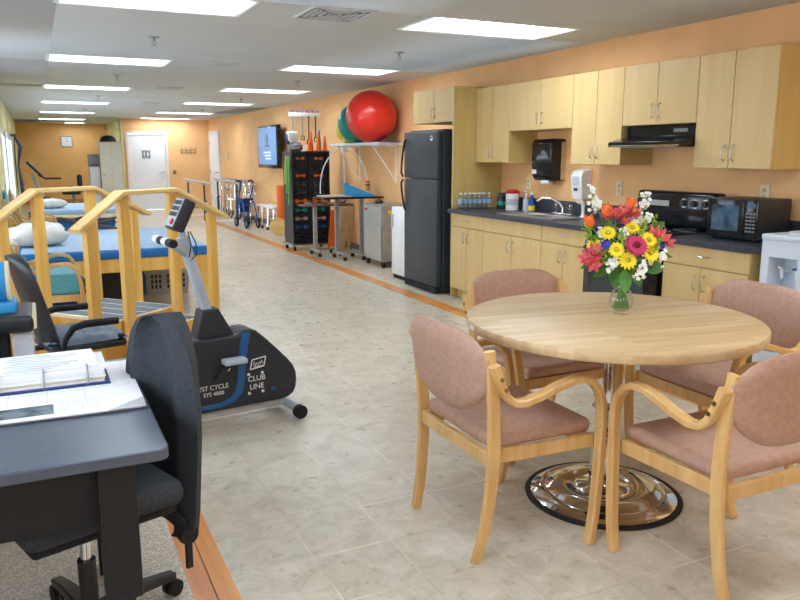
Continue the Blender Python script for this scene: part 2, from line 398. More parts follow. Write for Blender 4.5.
for cx in (-.045, .045):
    m.cyl((cx,-.009,.06),(cx,-.012,.06),.015,seg=12)
m.box(-.06,-.03,-.012,-.009,-.02,.04); m.box(-.055,-.048,-.012,-.009,-.06,-.02); m.box(-.042,-.035,-.012,-.009,-.06,-.02)
m.prism([(-.03,-.025),(.03,-.025),(.012,.04),(-.012,.04)], (.045,-.009,0), (1,0,0), (0,0,1), (0,-.003,0)); m.box(.037,.053,-.012,-.009,-.06,-.025)
m.build('pictogram', 'white', s)
m = MB(); m.box(-.06,.06,-.012,-.009,-.09,-.078); m.build('lettering', 'white', s)
# side door on the right wall
m = MB(); m.box(WX-.03, WX, 19.95, 21.05, .008, 2.0); d = struct('door_2', m, 'door')
m = MB(); m.box(WX-.035, WX, 19.88, 19.95, 0, 2.06); m.box(WX-.035, WX, 21.05, 21.12, 0, 2.06); m.box(WX-.035, WX, 19.95, 21.05, 2.0, 2.06); struct('trim_4', m, 'frame')
m = MB(); m.cyl((WX-.03, 20.1, .99), (WX-.09, 20.1, .99), .014); m.cyl((WX-.08, 20.1, .99), (WX-.08, 20.26, .99), .013); m.build('door_handle', 'dullsteel', d)
m = MB()
for z in (.3, 1.0, 1.75): m.box(WX-.04, WX-.029, 21.0, 21.05, z-.05, z+.05)
m.build('hinge', 'dullsteel', d)

# ------------------------------------------------------------------ ceiling fittings
rown = ['nearest the camera', 'second from the camera', 'third from the camera', 'fourth from the camera', 'fifth from the camera', 'farthest from the camera']
def troffer(i, r, label):
    a, b, c, d = r
    t = thing('ceiling_light', label, 'ceiling light', ((a+b)/2, (c+d)/2, CZ), 0, 'recessed ceiling lights')
    w, h = (b-a)/2, (d-c)/2
    m = MB(); q = .10
    m.box(-w-.01, -w+.012, -h, h, 0, q); m.box(w-.012, w+.01, -h, h, 0, q); m.box(-w, w, -h-.01, -h+.012, 0, q); m.box(-w, w, h-.012, h+.01, 0, q); m.box(-w, w, -h, h, q+.006, q+.015)
    m.build('housing', 'troff', t)
    m = MB(); m.box(-w+.012, w-.012, -h+.012, h-.012, q-.004, q+.004); m.build('diffuser', 'glow', t)
    m = MB(); m.box(-w-.02, w+.02, -h-.02, -h, -.006, 0); m.box(-w-.02, w+.02, h, h+.02, -.006, 0); m.box(-w-.02, -w, -h, h, -.006, 0); m.box(w, w+.02, -h, h, -.006, 0)
    m.build('trim_ring', 'troff', t)
for k, r in enumerate(LL): troffer(k, r, 'rectangular recessed ceiling light, left row, ' + rown[k])
for k, r in enumerate(LR): troffer(k, r, 'rectangular recessed ceiling light, right row, ' + rown[k])
troffer(0, LA[0], 'small recessed ceiling light in the alcove before the orange wall with the clock')
for k, r in enumerate(LIGHTS[13:]): troffer(0, r, 'recessed ceiling light above and behind the camera, ' + ['over the desk', 'over the dining table', 'back left', 'back right'][k])
for k, (x, y) in enumerate([(.95,6.57),(.97,9.80),(1.02,13.3),(1.04,17.1),(1.08,20.9),(3.11,6.54),(3.12,9.59),(3.21,12.9),(3.25,16.3),(3.28,19.5)]):
    t = thing('ceiling_sprinkler', 'small ceiling fire sprinkler beside the %s light row, %s' % ('left' if k < 5 else 'right', rown[k % 5] if k % 5 < 4 else 'last of its row'), 'sprinkler', (x, y, CZ), 0, 'fire sprinklers')
    m = MB(); m.lathe([(.045,0),(.045,-.006),(.02,-.012),(.012,-.02)]); m.build('escutcheon', 'dullsteel', t)
    m = MB(); m.cyl((0,0,-.01),(0,0,-.035),.009); m.tube([(-.004,0,-.03),(-.016,0,-.045),(-.004,0,-.065)], .003, 6); m.tube([(.004,0,-.03),(.016,0,-.045),(.004,0,-.065)], .003, 6); m.lathe([(.001,-.062),(.024,-.066),(.024,-.069),(.001,-.069)], seg=12); m.build('sprinkler_head', 'dullsteel', t)
for k, (x, y, w) in enumerate([(1.90,5.0,.22),(1.85,8.1,.16),(1.82,11.3,.16),(2.0,14.6,.16)]):
    t = thing('ceiling_vent', 'square white air vent in the ceiling between the light rows, %s' % rown[k], 'air vent', (x, y, CZ), 0, 'square ceiling vents')
    m = MB(); m.box(-w,w,-w,-w+.02,-.012,0); m.box(-w,w,w-.02,w,-.012,0); m.box(-w,-w+.02,-w+.02,w-.02,-.012,0); m.box(w-.02,w,-w+.02,w-.02,-.012,0); m.build('frame', 'ceil', t)
    m = MB(); m.box(-w+.02,w-.02,-w+.02,w-.02,-.002,0); m.build('duct_plate', 'grey', t)
    for j in range(4):
        q = w*(.8-j*.19); m = MB()
        m.box(-q,q,-q,-q+.018,-.01,-.003); m.box(-q,q,q-.018,q,-.01,-.003); m.box(-q,-q+.018,-q,q,-.01,-.003); m.box(q-.018,q,-q,q,-.01,-.003); m.build('louvre', 'ceil', t)

# ------------------------------------------------------------------ kitchen
def handle(parent, x, y, z, vertical=True, L=.10):
    m = MB(); s = L/2
    if vertical: pts = [(x,y,z-s),(x-.022,y,z-s*.8),(x-.030,y,z),(x-.022,y,z+s*.8),(x,y,z+s)]
    else: pts = [(x,y-s,z),(x-.02,y-s*.8,z),(x-.026,y,z),(x-.02,y+s*.8,z),(x,y+s,z)]
    m.tube(pts, .0045, 6); return m.build('handle', 'steel', parent)
def upper(y0, y1, z0, split, label, X=4.04, z1=2.08, left=True):
    t = thing('wall_cabinet', label, 'cabinet', (0,0,0), 0, 'maple wall cabinets')
    t.location = (WX, (y0+y1)/2, z0)
    oy = (y0+y1)/2; T = lambda: MB()
    m = MB(); m.box(X+.02-WX, -.002, y0-oy+.001, y1-oy-.001, 0, z1-z0); m.build('body', 'cabs', t)
    for a, b, s in ((y0, split, 1), (split, y1, -1)):
        m = MB(); m.box(X-WX, X+.018-WX, a-oy+.0025, b-oy-.0025, .003, z1-z0-.003); d = m.build('door', 'cab', t, bevel=.0015)
        hy = (b-.035 if s == 1 else a+.035)-oy
        handle(d, X-WX, hy, .10)
    return t
upper(6.10, 6.70, 1.36, 6.40, 'tall maple wall cabinet beside the refrigerator panel, over the water bottles')
upper(5.17, 6.10, 1.65, 5.62, 'short maple wall cabinet above the black paper towel dispenser')
upper(4.57, 5.17, 1.355, 4.87, 'tall maple wall cabinet left of the range hood, above the soap dispenser')
upper(3.85, 4.57, 1.645, 4.22, 'short maple wall cabinet directly above the range hood')
upper(3.24, 3.85, 1.345, 3.56, 'large maple wall cabinet at the right end, above the microwave')
upper(6.73, 7.60, 1.76, 7.12, 'maple cabinet above the black refrigerator', X=3.79, z1=2.10)
t = thing('tall_panel', 'tall maple end panel standing between refrigerator and counter', 'panel', (0,0,0)); t.location = (WX,6.70,0)
m = MB(); m.box(3.79-WX, 0, .002, .026, .0, 2.10); m.build('panel', 'cabs', t)
m = MB(); m.box(3.785-WX, 3.79-WX, .0, .028, .0, 2.10); m.build('edge_band', 'cab', t)

def base(y0, y1, split, label, drawer=True, hdl=True):
    t = thing('base_cabinet', label, 'cabinet', (WX, (y0+y1)/2, 0), 0, 'maple base cabinets'); oy = (y0+y1)/2; X = 3.76-WX
    m = MB(); m.box(X+.02, -.003, y0-oy+.001, y1-oy-.001, .10, .862); m.box(X+.09, -.003, y0-oy+.001, y1-oy-.001, .0, .10); m.build('body', 'cabs', t)
    m = MB(); m.box(X, X+.018, y0-oy+.0025, y1-oy-.0025, .735, .858); d = m.build('drawer' if hdl else 'false_front', 'cab', t, bevel=.0015)
    if hdl: handle(d, X, 0, .80, False)
    for a, b, s in ((y0, split, 1), (split, y1, -1)):
        m = MB(); m.box(X, X+.018, a-oy+.0025, b-oy-.0025, .105, .728); d = m.build('door', 'cab', t, bevel=.0015)
        handle(d, X, (b-.035 if s == 1 else a+.035)-oy, .63)
    return t
base(6.07, 6.695, 6.38, 'maple base cabinet with drawer, next to the refrigerator panel')
base(5.16, 6.07, 5.60, 'wide maple base cabinet under the sink with a plain false drawer front', hdl=False)
base(4.58, 5.16, 4.86, 'maple base cabinet with drawer, left of the black oven')
base(3.10, 3.78, 3.46, 'maple base cabinet with drawer, between oven and water cooler')

# countertops (first one is cut for the sink)
SK = (3.86, 4.25, 5.17, 5.97)
m = MB()
for a, b, c, d in holed(3.725, WX, 4.575, 6.698, [SK]): m.box(a, b, c, d, .863, .90)
o = m.build('countertop', 'counter', bevel=.002); tag(o, 'dark slate laminate countertop holding the sink and bottles', 'countertop')
m = MB(); m.box(WX-.022, WX, 4.575, 6.698, .90, 1.02); c = m.build('backsplash', 'counter', o)
m = MB(); m.prism([(3.725,3.13),(3.80,3.055),(WX,3.055),(WX,3.785),(3.725,3.785)], (0,0,.863), (1,0,0), (0,1,0), (0,0,.037)); o = m.build('countertop', 'counter', bevel=.002)
tag(o, 'short dark slate countertop with clipped corner under the microwave', 'countertop')
m = MB(); m.box(WX-.022, WX, 3.055, 3.785, .90, 1.02); m.build('backsplash', 'counter', o)

# sink
t = thing('sink', 'stainless steel double bowl drop-in sink in the dark countertop', 'sink', ((SK[0]+SK[1])/2, (SK[2]+SK[3])/2, .90))
w, h = (SK[1]-SK[0])/2, (SK[3]-SK[2])/2
m = MB()
bowls = [(-w+.02, w-.07, -h+.02, -.015), (-w+.02, w-.07, .015, h-.02)]
for a, b, c, d in holed(-w-.015, w+.015, -h-.015, h+.015, bowls): m.box(a, b, c, d, .0005, .006)
m.build('rim', 'steel', t, bevel=.002)
for a, b, c, d in bowls:
    m = MB(); m._add([(a,c,.003),(b,c,.003),(b,d,.003),(a,d,.003),(a+.02,c+.02,-.17),(b-.02,c+.02,-.17),(b-.02,d-.02,-.17),(a+.02,d-.02,-.17)], [(0,1,5,4),(1,2,6,5),(2,3,7,6),(3,0,4,7),(4,5,6,7)])
    m.build('bowl', 'steel', t)
t = thing('faucet', 'chrome kitchen faucet with arched spout and two clear knobs behind the sink', 'faucet', (4.235, 5.50, .906))
m = MB(); m.rbox(-.03,.03,-.13,.13,0,.02,.01); m.build('base', 'chrome', t)
m = MB(); m.tube([(0,0,.01),(0,0,.06),(-.02,.02,.10),(-.07,.07,.145),(-.13,.13,.15),(-.165,.165,.12)], [.014,.012,.011,.011,.011,.012], 10); m.build('spout', 'chrome', t)
for yy in (-.10,.10):
    m = MB(); m.lathe([(.012,0),(.012,.03),(.026,.035),(.03,.06),(.02,.075),(.001,.077)], (0,yy,.02), 12); m.build('knob', 'pet', t)
t = thing('sink_sprayer', 'white hand sprayer standing beside the faucet at the sink', 'sprayer', (4.235, 5.22, .906))
m = MB(); m.lathe([(.024,0),(.024,.012),(.014,.02),(.013,.07)], seg=12); m.build('holder', 'white', t)
m = MB(); m.tube([(0,0,.07),(0,0,.11),(-.02,.01,.13),(-.05,.02,.135)], [.014,.018,.02,.014], 10); m.build('spray_head', 'white', t)

# water bottles
def bottle(loc, label):
    t = thing('water_bottle', label, 'bottle', loc, 0, 'small water bottles on the counter')
    m = MB(); m.lathe([(.022,0),(.026,.006),(.026,.05),(.024,.055),(.026,.06),(.026,.10),(.018,.125),(.011,.138),(.011,.146)], seg=14); m.build('bottle_body', 'pet', t)
    m = MB(); m.lathe([(.0268,.055),(.0268,.095)], seg=14); m.build('bottle_label', 'lblue', t)
    m = MB(); m.lathe([(.0135,.144),(.0135,.158),(.001,.158)], seg=12); m.build('cap', 'white', t)
    return t
b0 = None
pos = [(3.83+.052*i, 6.61-.004*i) for i in range(7)]
ordn = ['nearest the counter edge', 'second from the counter edge', 'third from the counter edge', 'in the middle of the row', 'third from the wall end', 'second from the wall end', 'nearest the wall']
for i, (x, y) in enumerate(pos):
    lb = 'small water bottle, front row by the tall panel, ' + ordn[i]
    if b0 is None: b0 = bottle((x, y, .90), lb)
    else: dup(b0, (x, y, .90), .4*i, lb)
for i, (x, y) in enumerate([(3.855+.052*i, 6.665) for i in range(6)]):
    dup(b0, (x, y, .90), .7*i, 'small water bottle, back row against the tall panel, %s' % ['nearest the counter edge','second from the counter edge','third from the counter edge','third from the wall','second from the wall','nearest the wall'][i])
t = thing('glass_jar', 'dark green glass jar with dark lid, left of the white tub', 'jar', (4.22, 6.47, .90))
m = MB(); m.lathe([(.044,0),(.048,.01),(.048,.11),(.04,.13)], seg=18); m.build('jar_body', 'dkglass', t)
m = MB(); m.lathe([(.043,.13),(.044,.16),(.001,.162)], seg=18); m.build('lid', 'ink', t)
m = MB(); m.lathe([(.0485,.04),(.0485,.075)], seg=18); m.build('jar_label', 'tealb', t)
t = thing('plastic_tub', 'white plastic tub with a red screw lid on the counter', 'tub', (4.22, 6.28, .90))
m = MB(); m.lathe([(.062,0),(.065,.01),(.065,.160),(.058,.165)], seg=22); m.build('tub_body', 'white', t)
m = MB(); m.lathe([(.067,.163),(.067,.185),(.05,.188),(.05,.2),(.001,.2)], seg=22); m.build('lid', 'redlid', t)
m = MB(); m.lathe([(.0655,.05),(.0655,.11)], seg=22); m.build('tub_label', 'pale', t)
t = thing('soap_bottle', 'slim clear pump bottle of soap left of the blue bottle', 'bottle', (4.25, 6.09, .90))
m = MB(); m.lathe([(.028,0),(.03,.01),(.03,.11),(.012,.135),(.012,.15)], seg=14); m.build('bottle_body', 'pale', t)
m = MB(); m.lathe([(.013,.15),(.013,.165),(.004,.165),(.004,.195)], seg=10); m.tube([(0,0,.195),(-.035,0,.193)], .005, 6); m.build('pump', 'white', t)
t = thing('soap_bottle', 'blue dish soap bottle with yellow base band beside the pump bottle', 'bottle', (4.25, 6.00, .90))
m = MB(); m.lathe([(.032,0),(.034,.01),(.03,.10),(.014,.14),(.012,.16)], seg=14); m.build('bottle_body', 'dblue', t)
m = MB(); m.lathe([(.036,.015),(.0345,.06)], seg=14); m.build('bottle_label', 'yel', t)
m = MB(); m.lathe([(.013,.158),(.013,.185),(.001,.186)], seg=10); m.build('cap', 'white', t)

# dispensers
t = thing('paper_towel_dispenser', 'black wall-mounted paper towel dispenser with white towel hanging out', 'dispenser', (WX, 5.80, 1.37))
prof = [(0,-.17),(-.12,-.17),(-.15,-.13),(-.165,.02),(-.165,.17),(-.14,.205),(0,.205)]
m = MB(); m.prism(prof, (0,-.15,0), (1,0,0), (0,0,1), (0,.30,0)); m.build('cover', 'gloss', t, bevel=.012)
m = MB(); m.box(-.05,0,-.155,.155,-.16,.18); m.build('back_plate', 'tan', t)
m = MB(); m.rbox(-.13,-.05,-.06,.06,-.205,-.165,.02); m.build('paper_towel', 'paper', t)
m = MB(); m.box(-.164,-.152,.08,.13,-.11,-.07); m.build('cover_sticker', 'white', t)
t = thing('soap_dispenser', 'white wall soap dispenser mounted right of the paper towel dispenser', 'dispenser', (WX, 5.34, 1.05))
m = MB(); m.prism([(0,0),(-.10,0),(-.11,.05),(-.125,.2),(-.10,.25),(0,.27)], (0,-.07,0), (1,0,0), (0,0,1), (0,.14,0)); m.build('cover', 'white', t, bevel=.01)
m = MB(); m.box(-.126,-.118,-.045,.045,.12,.20); m.build('window_label', 'pale', t)
m = MB(); m.box(-.126,-.112,-.02,.02,.075,.10); m.build('window', 'ink', t)
for k, (y, z, lb) in enumerate([(6.21,1.16,'beige wall outlet behind the blue soap bottle'), (4.92,1.16,'beige wall outlet left of the range behind the flowers'), (3.52,1.18,'beige wall outlet above the microwave')]):
    t = thing('wall_outlet', lb, 'outlet', (WX, y, z)); m = MB(); m.rbox(-.008,.0,-.036,.036,-.058,.058,.004,2); m.build('cover_plate', 'cream', t)
    for q in (-.022,.022):
        m = MB(); m.box(-.011,-.007,-.014,.014,q-.014,q+.014); m.build('socket', 'tan', t)

# range hood
t = thing('range_hood', 'black under-cabinet range hood above the stove', 'range hood', (WX, 4.21, 1.49))
m = MB(); m.prism([(0,.0),(-.45,.0),(-.45,.035),(-.27,.075),(-.27,.152),(0,.152)], (0,-.355,0), (1,0,0), (0,0,1), (0,.71,0)); m.build('canopy', 'gloss', t, bevel=.004)
m = MB(); m.box(-.454,-.449,-.35,.35,.004,.012); m.build('front_trim', 'chrome', t)
m = MB(); m.box(-.276,-.269,-.25,-.12,.10,.125); m.build('switch_panel', 'grey', t)
m = MB(); m.box(-.42,-.05,-.3,.3,-.004,.001); m.build('filter', 'dullsteel', t)

# range
t = thing('stove', 'black electric range with oven between the base cabinets', 'stove', (WX, 4.18, 0))
X = 3.73-WX
m = MB(); m.box(X+.03, -.02, -.38, .38, .06, .895); m.box(X+.08,-.05,-.36,.36,.001,.06); m.build('body', 'gloss', t)
m = MB(); m.rbox(X, -.02, -.382, .382, .88, .908, .008); m.build('cooktop', 'gloss', t)
for bx, by, r in ((-.47,-.18,.10),(-.47,.19,.08),(-.2,-.18,.08),(-.2,.19,.10)):
    m = MB(); m.lathe([(r,.908),(r,.9095),(r-.01,.9095),(r-.01,.908)], (bx,by,0), 24); m.build('burner', 'grey', t)
m = MB(); m.rbox(-.14, -.02, -.385, .385, .908, 1.17, .03); bk = m.build('back_panel', 'gloss', t)
m = MB(); m.box(-.146,-.139,.04,.30,1.06,1.10); m.build('control_strip', 'dullsteel', bk)
for yy in (-.10,-.20,-.30,.33):
    m = MB(); m.cyl((-.14,yy,1.09),(-.165,yy,1.09),.026,.022,16); m.build('knob', 'black', bk)
    m = MB(); m.lathe([(.034,0),(.034,.002),(.028,.002)], seg=20, T=Matrix.Translation((-.14,yy,1.09)) @ Matrix.Rotation(-PI/2,4,'Y')); m.build('dial_ring', 'chrome', bk)
m = MB(); m.rbox(X-.01, X+.03, -.375, .375, .20, .80, .01); dr = m.build('oven_door', 'gloss', t)
m = MB(); m.box(X-.014, X-.009, -.27, .27, .32, .66); m.build('oven_window', 'oven', dr)
m = MB(); m.tube([(X-.005,-.33,.755),(X-.045,-.33,.755),(X-.045,.33,.755),(X-.005,.33,.755)], .011, 8); m.build('door_handle', 'gloss', dr)
m = MB(); m.rbox(X-.005, X+.03, -.375, .375, .065, .19, .008); m.build('storage_drawer', 'gloss', t)

# microwave (turned slightly to the room)
t = thing('microwave', 'black countertop microwave with mesh window, beside the stove', 'microwave', (4.12, 3.43, .90), math.radians(3))
m = MB(); m.rbox(-.155, .15, -.185, .185, .012, .262, .006); m.build('case', 'black', t)
m = MB(); m.rbox(-.168, -.156, -.085, .185, .014, .260, .004); d = m.build('door', 'gloss', t)
m = MB(); m.box(-.17, -.167, -.05, .15, .06, .22); m.build('door_window', mat('microwave_window', (90,120,150), .12, var=.5, scale=9, metal=.6), d)
m = MB(); m.rbox(-.168, -.156, -.185, -.088, .014, .260, .004); p = m.build('control_panel', 'gloss', t)
m = MB()
for i in range(3):
    for j in range(6): m.box(-.17,-.167,-.170+i*.024,-.152+i*.024,.06+j*.022,.070+j*.022)
m.build('buttons', 'grey', p)
m = MB(); m.box(-.17,-.167,-.170,-.105,.21,.235); m.build('display', 'screen2', p)
for a in (-.13,.13):
    for b in (-.15,.15):
        m = MB(); m.cyl((a,b,0),(a,b,.013),.012,seg=8); m.build('foot', 'rubber', t)

m = MB(); m.tube([(4.30,3.2,1.10),(4.335,3.15,1.06),(4.33,3.10,.98),(4.32,3.12,.91)], .004, 6); tag(m.build('power_cord', 'rubber'), 'thin black power cord hanging behind the microwave', 'cord')

# water cooler
t = thing('water_cooler', 'white floor-standing water cooler with two taps at the counter end', 'water cooler', (3.95, 2.852, 0))
poly = [(-.165,-.20),(.165,-.20),(.165,.17),(.14,.19),(-.14,.19),(-.165,.17)]
hole = dict(y0=-.115, y1=.115, z0=.52, z1=.90)
m = MB()
for a, b, c, d in holed(-.165, .165, .002, .97, [(-.07,.115,.55,.86)]): m.box(-.20, -.06, a, b, c, d)
m.box(-.06, .19, -.165, .165, .002, .97)
m.rbox(-.21,.20,-.170,.170,.955,.99,.012); m.build('cabinet', 'cooler', t, bevel=.006)
m = MB(); m.box(-.205,-.06,-.065,.105,.55,.565); m.build('drip_tray', 'lgrey', t)
for yy, c in ((.075,'white'),(-.02,'white')):
    m = MB(); m.cyl((-.06,yy,.78),(-.13,yy,.78),.014,seg=10); m.cyl((-.125,yy,.785),(-.125,yy,.735),.012,.009,10); tp = m.build('tap', c, t)
    m = MB(); m.box(-.155,-.115,yy-.01,yy+.01,.795,.805); m.build('tap_lever', 'dblue' if yy < 0 else 'white', tp)
m = MB(); m.lathe([(.10,.988),(.12,.99),(.12,1.0),(.09,1.003)], (0.0,0,0), 24); m.build('bottle_collar', 'cooler', t)
m = MB(); m.rbox(4.12,4.27,2.96,3.04,.0,1.03,.01); o = m.build('storage_box', 'black'); tag(o, 'narrow black box standing behind the water cooler against the wall', 'box')

# refrigerator
t = thing('refrigerator', 'black top-freezer refrigerator with curved handles in the cabinet recess', 'refrigerator', (3.67, 7.21, 0))
m = MB(); m.box(.075, .66, -.375, .375, .04, 1.69); m.box(.10,.62,-.35,.35,.0,.04); m.build('cabinet', 'fridge', t, bevel=.006)
m = MB(); m.rbox(0, .068, -.38, .38, 1.19, 1.67, .012); fd = m.build('freezer_door', 'fridge', t)
m = MB(); m.rbox(0, .068, -.38, .38, .075, 1.18, .012); rd = m.build('fridge_door', 'fridge', t)
for p_, z0, z1, b in ((fd, 1.20, 1.60, .05), (rd, 1.17, .83, .05)):
    n = 10; pts = []
    for i in range(n+1):
        f = i/n; pts.append((-.002-b*math.cos(PI/2*f)**.8 if 0 < f < 1 else (0 if f else -.03), .345, z0+(z1-z0)*f))
    m = MB(); m.sweep(pts, .022, .016, (0,1,0)); m.build('handle', 'gloss', p_)
m = MB(); m.lathe([(.001,0),(.028,0),(.028,.002),(.001,.002)], seg=20, T=Matrix.Translation((-.001,-.26,1.60)) @ Matrix.Rotation(-PI/2,4,'Y')); m.build('sticker', 'white', fd)
m = MB(); m.box(-.0045,-.003,-.285,-.235,1.60,1.615); m.build('sticker_print', 'dblue', fd)
m = MB(); m.box(0.0,.08,-.36,.36,.01,.07); m.build('kick_grille', 'rubber', t)
t = thing('mini_fridge', 'small white refrigerator close beside the black refrigerator', 'refrigerator', (3.75, 7.83, 0))
m = MB(); m.box(.05,.50,-.195,.265,.02,.84); m.build('cabinet', 'whitem', t, bevel=.006)
m = MB(); m.rbox(0,.048,-.195,.265,.05,.84,.01); d = m.build('door', 'whitem', t)
m = MB(); m.rbox(-.02,0,.21,.24,.60,.76,.006); m.build('handle', 'lgrey', d)
m = MB(); m.box(.02,.48,-.18,.25,.0,.05); m.build('base', 'rubber', t)

# ------------------------------------------------------------------ ball shelf
t = thing('wall_shelf', 'white wall shelf on two triangular brackets carrying the exercise balls', 'shelf', (WX, 9.9, 1.56))
m = MB(); m.box(-.38, 0, -.86, .86, 0, .035); m.build('shelf_board', 'whitem', t, bevel=.003)
for yy in (-.65, .60):
    m = MB(); m.box(-.012,0,yy-.012,yy+.012,-.5,0); m.box(-.36,0,yy-.012,yy+.012,-.02,0); m.tube([(-.34,yy,-.015),(-.01,yy,-.47)], .008, 6); m.build('bracket', 'whitem', t)
def ball(x, y, r, c, name, lb, z=1.595):
    m = MB(); m.sphere((0,0,0), r, 36, 24, (1,1,.985)); m.lathe([(.001,r*.99),(.02,r*.995),(.02,r*1.0)], seg=12)
    o = m.build('ball_skin', c); o.name = name; o.location = (x, y, z+r*.985); return tag(o, lb, 'exercise ball')
ball(4.0, 9.25, .332, 'red', 'exercise_ball', 'large shiny red exercise ball on the wall shelf')
ball(4.06, 9.88, .27, 'tealb', 'exercise_ball', 'teal exercise ball on the shelf behind the red one')
ball(4.15, 10.42, .19, 'yel', 'exercise_ball', 'small yellow-green exercise ball farthest along the shelf')
m = MB(); m.rbox(4.0,4.3,9.0,9.55,1.5955,1.604,.003); tag(m.build('shelf_mat', 'purp'), 'thin purple mat lying on the shelf under the red ball', 'mat')

# TV
t = thing('wall_television', 'black flat television mounted high on the peach wall', 'television', (WX-.06, 14.85, 1.59), math.radians(0))
m = MB(); m.rbox(-.13,-.05,-.74,.66,-.41,.41,.012); m.build('cabinet', 'gloss', t)
m = MB(); m.box(-.134,-.131,-.68,.60,-.34,.37); s = m.build('screen', 'screen', t)
m = MB(); m.sphere((-.135,-.05,.15),.09,14,10,(.02,1,1.2)); m.box(-.1365,-.1345,-.20,.10,-.0,.04); m.build('screen_image', 'screen2', s)
m = MB()
for i in range(3): m.box(-.1365,-.1345,-.3,.2-.07*i,-.12-.06*i,-.09-.06*i)
m.build('screen_text', 'screenw', s)
m = MB(); m.box(-.05,.06,-.15,.15,-.15,.15); m.build('wall_mount', 'black', t)
t = thing('light_switch', 'small beige switch plate on the peach wall beside the far side door', 'switch', (WX, 19.0, 1.42)); m = MB(); m.box(-.01,0,-.05,.05,-.09,.09); m.build('plate', 'tan', t); m = MB(); m.box(-.018,-.009,-.015,.015,-.03,.03); m.build('toggle', 'lgrey', t)
t = thing('wall_switch', 'tiny brass wall control right of the restroom door', 'switch', (3.40, FY, .98)); m = MB(); m.box(-.04,.04,-.03,0,-.05,.05); m.build('plate', 'basebrd', t)
t = thing('coat_rack', 'dark metal coat rack with four double hooks on the far peach wall', 'coat rack', (3.79, FY, 1.53))
m = MB(); m.box(-.20,.20,-.012,0,.03,.042); m.box(-.20,.20,-.012,0,-.045,-.033); m.build('rail', 'basebrd', t)
for i in range(4):
    x = -.19+i*.127; m = MB(); m.tube([(x,-.01,-.04),(x,-.01,.05),(x,-.05,.09),(x,-.04,.12)], .007, 6); m.tube([(x,-.01,-.03),(x,-.05,-.05),(x,-.06,-.01)], .006, 6); m.build('hook', 'basebrd', t)

# ------------------------------------------------------------------ dumbbell rack
t = thing('dumbbell_rack', 'tall black dumbbell rack on casters against the peach wall', 'rack', (3.76, 11.22, 0))
m = MB(); m.box(-.30,.30,-.22,.22,.10,.12); m.box(-.30,.30,.19,.22,.12,1.46); m.box(-.30,-.275,-.22,.19,.12,1.46); m.box(.275,.30,-.22,.19,.12,1.46); m.box(-.30,.30,-.22,.22,1.46,1.49); m.box(-.012,.012,-.16,.19,.12,1.46); m.box(-.275,.275,-.12,.19,.12,1.46); m.build('cabinet', 'black', t)
for i in range(10):
    for sx in (-.145, .145):
        m = MB(); m.box(sx-.12,sx+.12,-.19,-.12,1.352-i*.13,1.358-i*.13); m.build('shelf', 'black', t)
m = MB(); m.box(-.33,.33,-.25,.25,.075,.10); m.build('base_plate', 'dullsteel', t)
for a in (-.28,.28):
    for b in (-.2,.2):
        m = MB(); m.box(a-.015,a+.015,b-.02,b+.02,.05,.076); c = m.build('caster', 'dullsteel', t)
        m = MB(); m.cyl((a-.015,b-.02,.033),(a+.015,b-.02,.033),.033,seg=14); m.build('wheel', 'rubber', c)
DC = ['orange','bike','orange','ink','ink','orange','tealb','uph','bblue','bike']
DN = ['orange','dark slate','bright orange','charcoal','grey','large orange','teal','dusty pink','blue','black']
rn = ['top shelf','second shelf','third shelf','fourth shelf','fifth shelf','sixth shelf','seventh shelf','eighth shelf','ninth shelf','bottom shelf']
for i in range(10):
    for k, sx in enumerate((-.145, .145)):
        s = .75+.05*i if i != 5 else 1.2
        r = .026*s+.004
        t = thing('dumbbell', '%s dumbbell on the %s of the rack, %s side' % (DN[i], rn[i], 'left' if k == 0 else 'right'), 'dumbbell', (3.76+sx, 11.065, 1.359-i*.13), 0, 'dumbbells on the black rack')
        hm = M[DC[i]]
        for q in (-1, 1):
            m = MB(); m.cyl((q*.035*s,0,r),(q*.085*s,0,r),r,r*.95,6); m.build('weight_head', hm, t, bevel=.004)
        m = MB(); m.cyl((-.04*s,0,r),(.04*s,0,r),.011,seg=8); m.build('grip', hm, t)
# things on the rack
def cone(x, y, h, c, lb):
    t = thing('marker_cone', lb, 'cone', (x, y, 1.49), 0, 'marker cones on the rack')
    m = MB(); m.lathe([(.048,0),(.048,.01),(.036,.012),(.012,h),(.001,h)], seg=16); m.build('cone_body', c, t)
    m = MB(); m.box(-.055,.055,-.055,.055,0,.006); m.build('cone_base', c, t)
cone(3.80, 11.15, .17, 'orange', 'short orange cone left of the other cones on the rack')
cone(3.865, 11.27, .30, 'orange', 'tall orange cone behind the short one on the rack')
cone(3.93, 11.12, .27, 'orange', 'orange cone just left of the blue cone on the rack')
cone(3.985, 11.24, .32, 'blue', 'blue cone standing among the orange cones on the rack')
cone(4.035, 11.12, .22, 'orange', 'orange cone rightmost on the rack, right of the blue one')
t = thing('exercise_machine', 'white and grey desktop pedal device on the left end of the rack top', 'exercise machine', (3.60, 11.22, 1.49))
m = MB(); m.lathe([(.07,0),(.11,.03),(.11,.09),(.07,.13),(.001,.14)], seg=20); m.build('drum', 'grey', t)
m = MB(); m.rbox(-.13,.03,-.06,.06,.15,.29,.02); m.build('head', 'white', t)
m = MB(); m.cyl((-.02,0,.12),(-.02,0,.16),.014); m.build('post', 'dullsteel', t)
m = MB(); m.rbox(-.14,-.10,-.04,.04,.10,.26,.01); m.build('side_pad', 'navy', t)
t = thing('hook_rail', 'white rail of hooks on a post above the dumbbell rack', 'rail', (3.80, 11.34, 1.49))
m = MB(); m.box(-.25,.23,-.04,.04,.52,.575); m.build('rail', 'whitem', t, bevel=.003)
m = MB(); m.cyl((-.20,0,0),(-.20,0,.52),.013); m.lathe([(.04,0),(.04,.01),(.015,.014)], (-.20,0,0)); m.build('post', 'dullsteel', t)
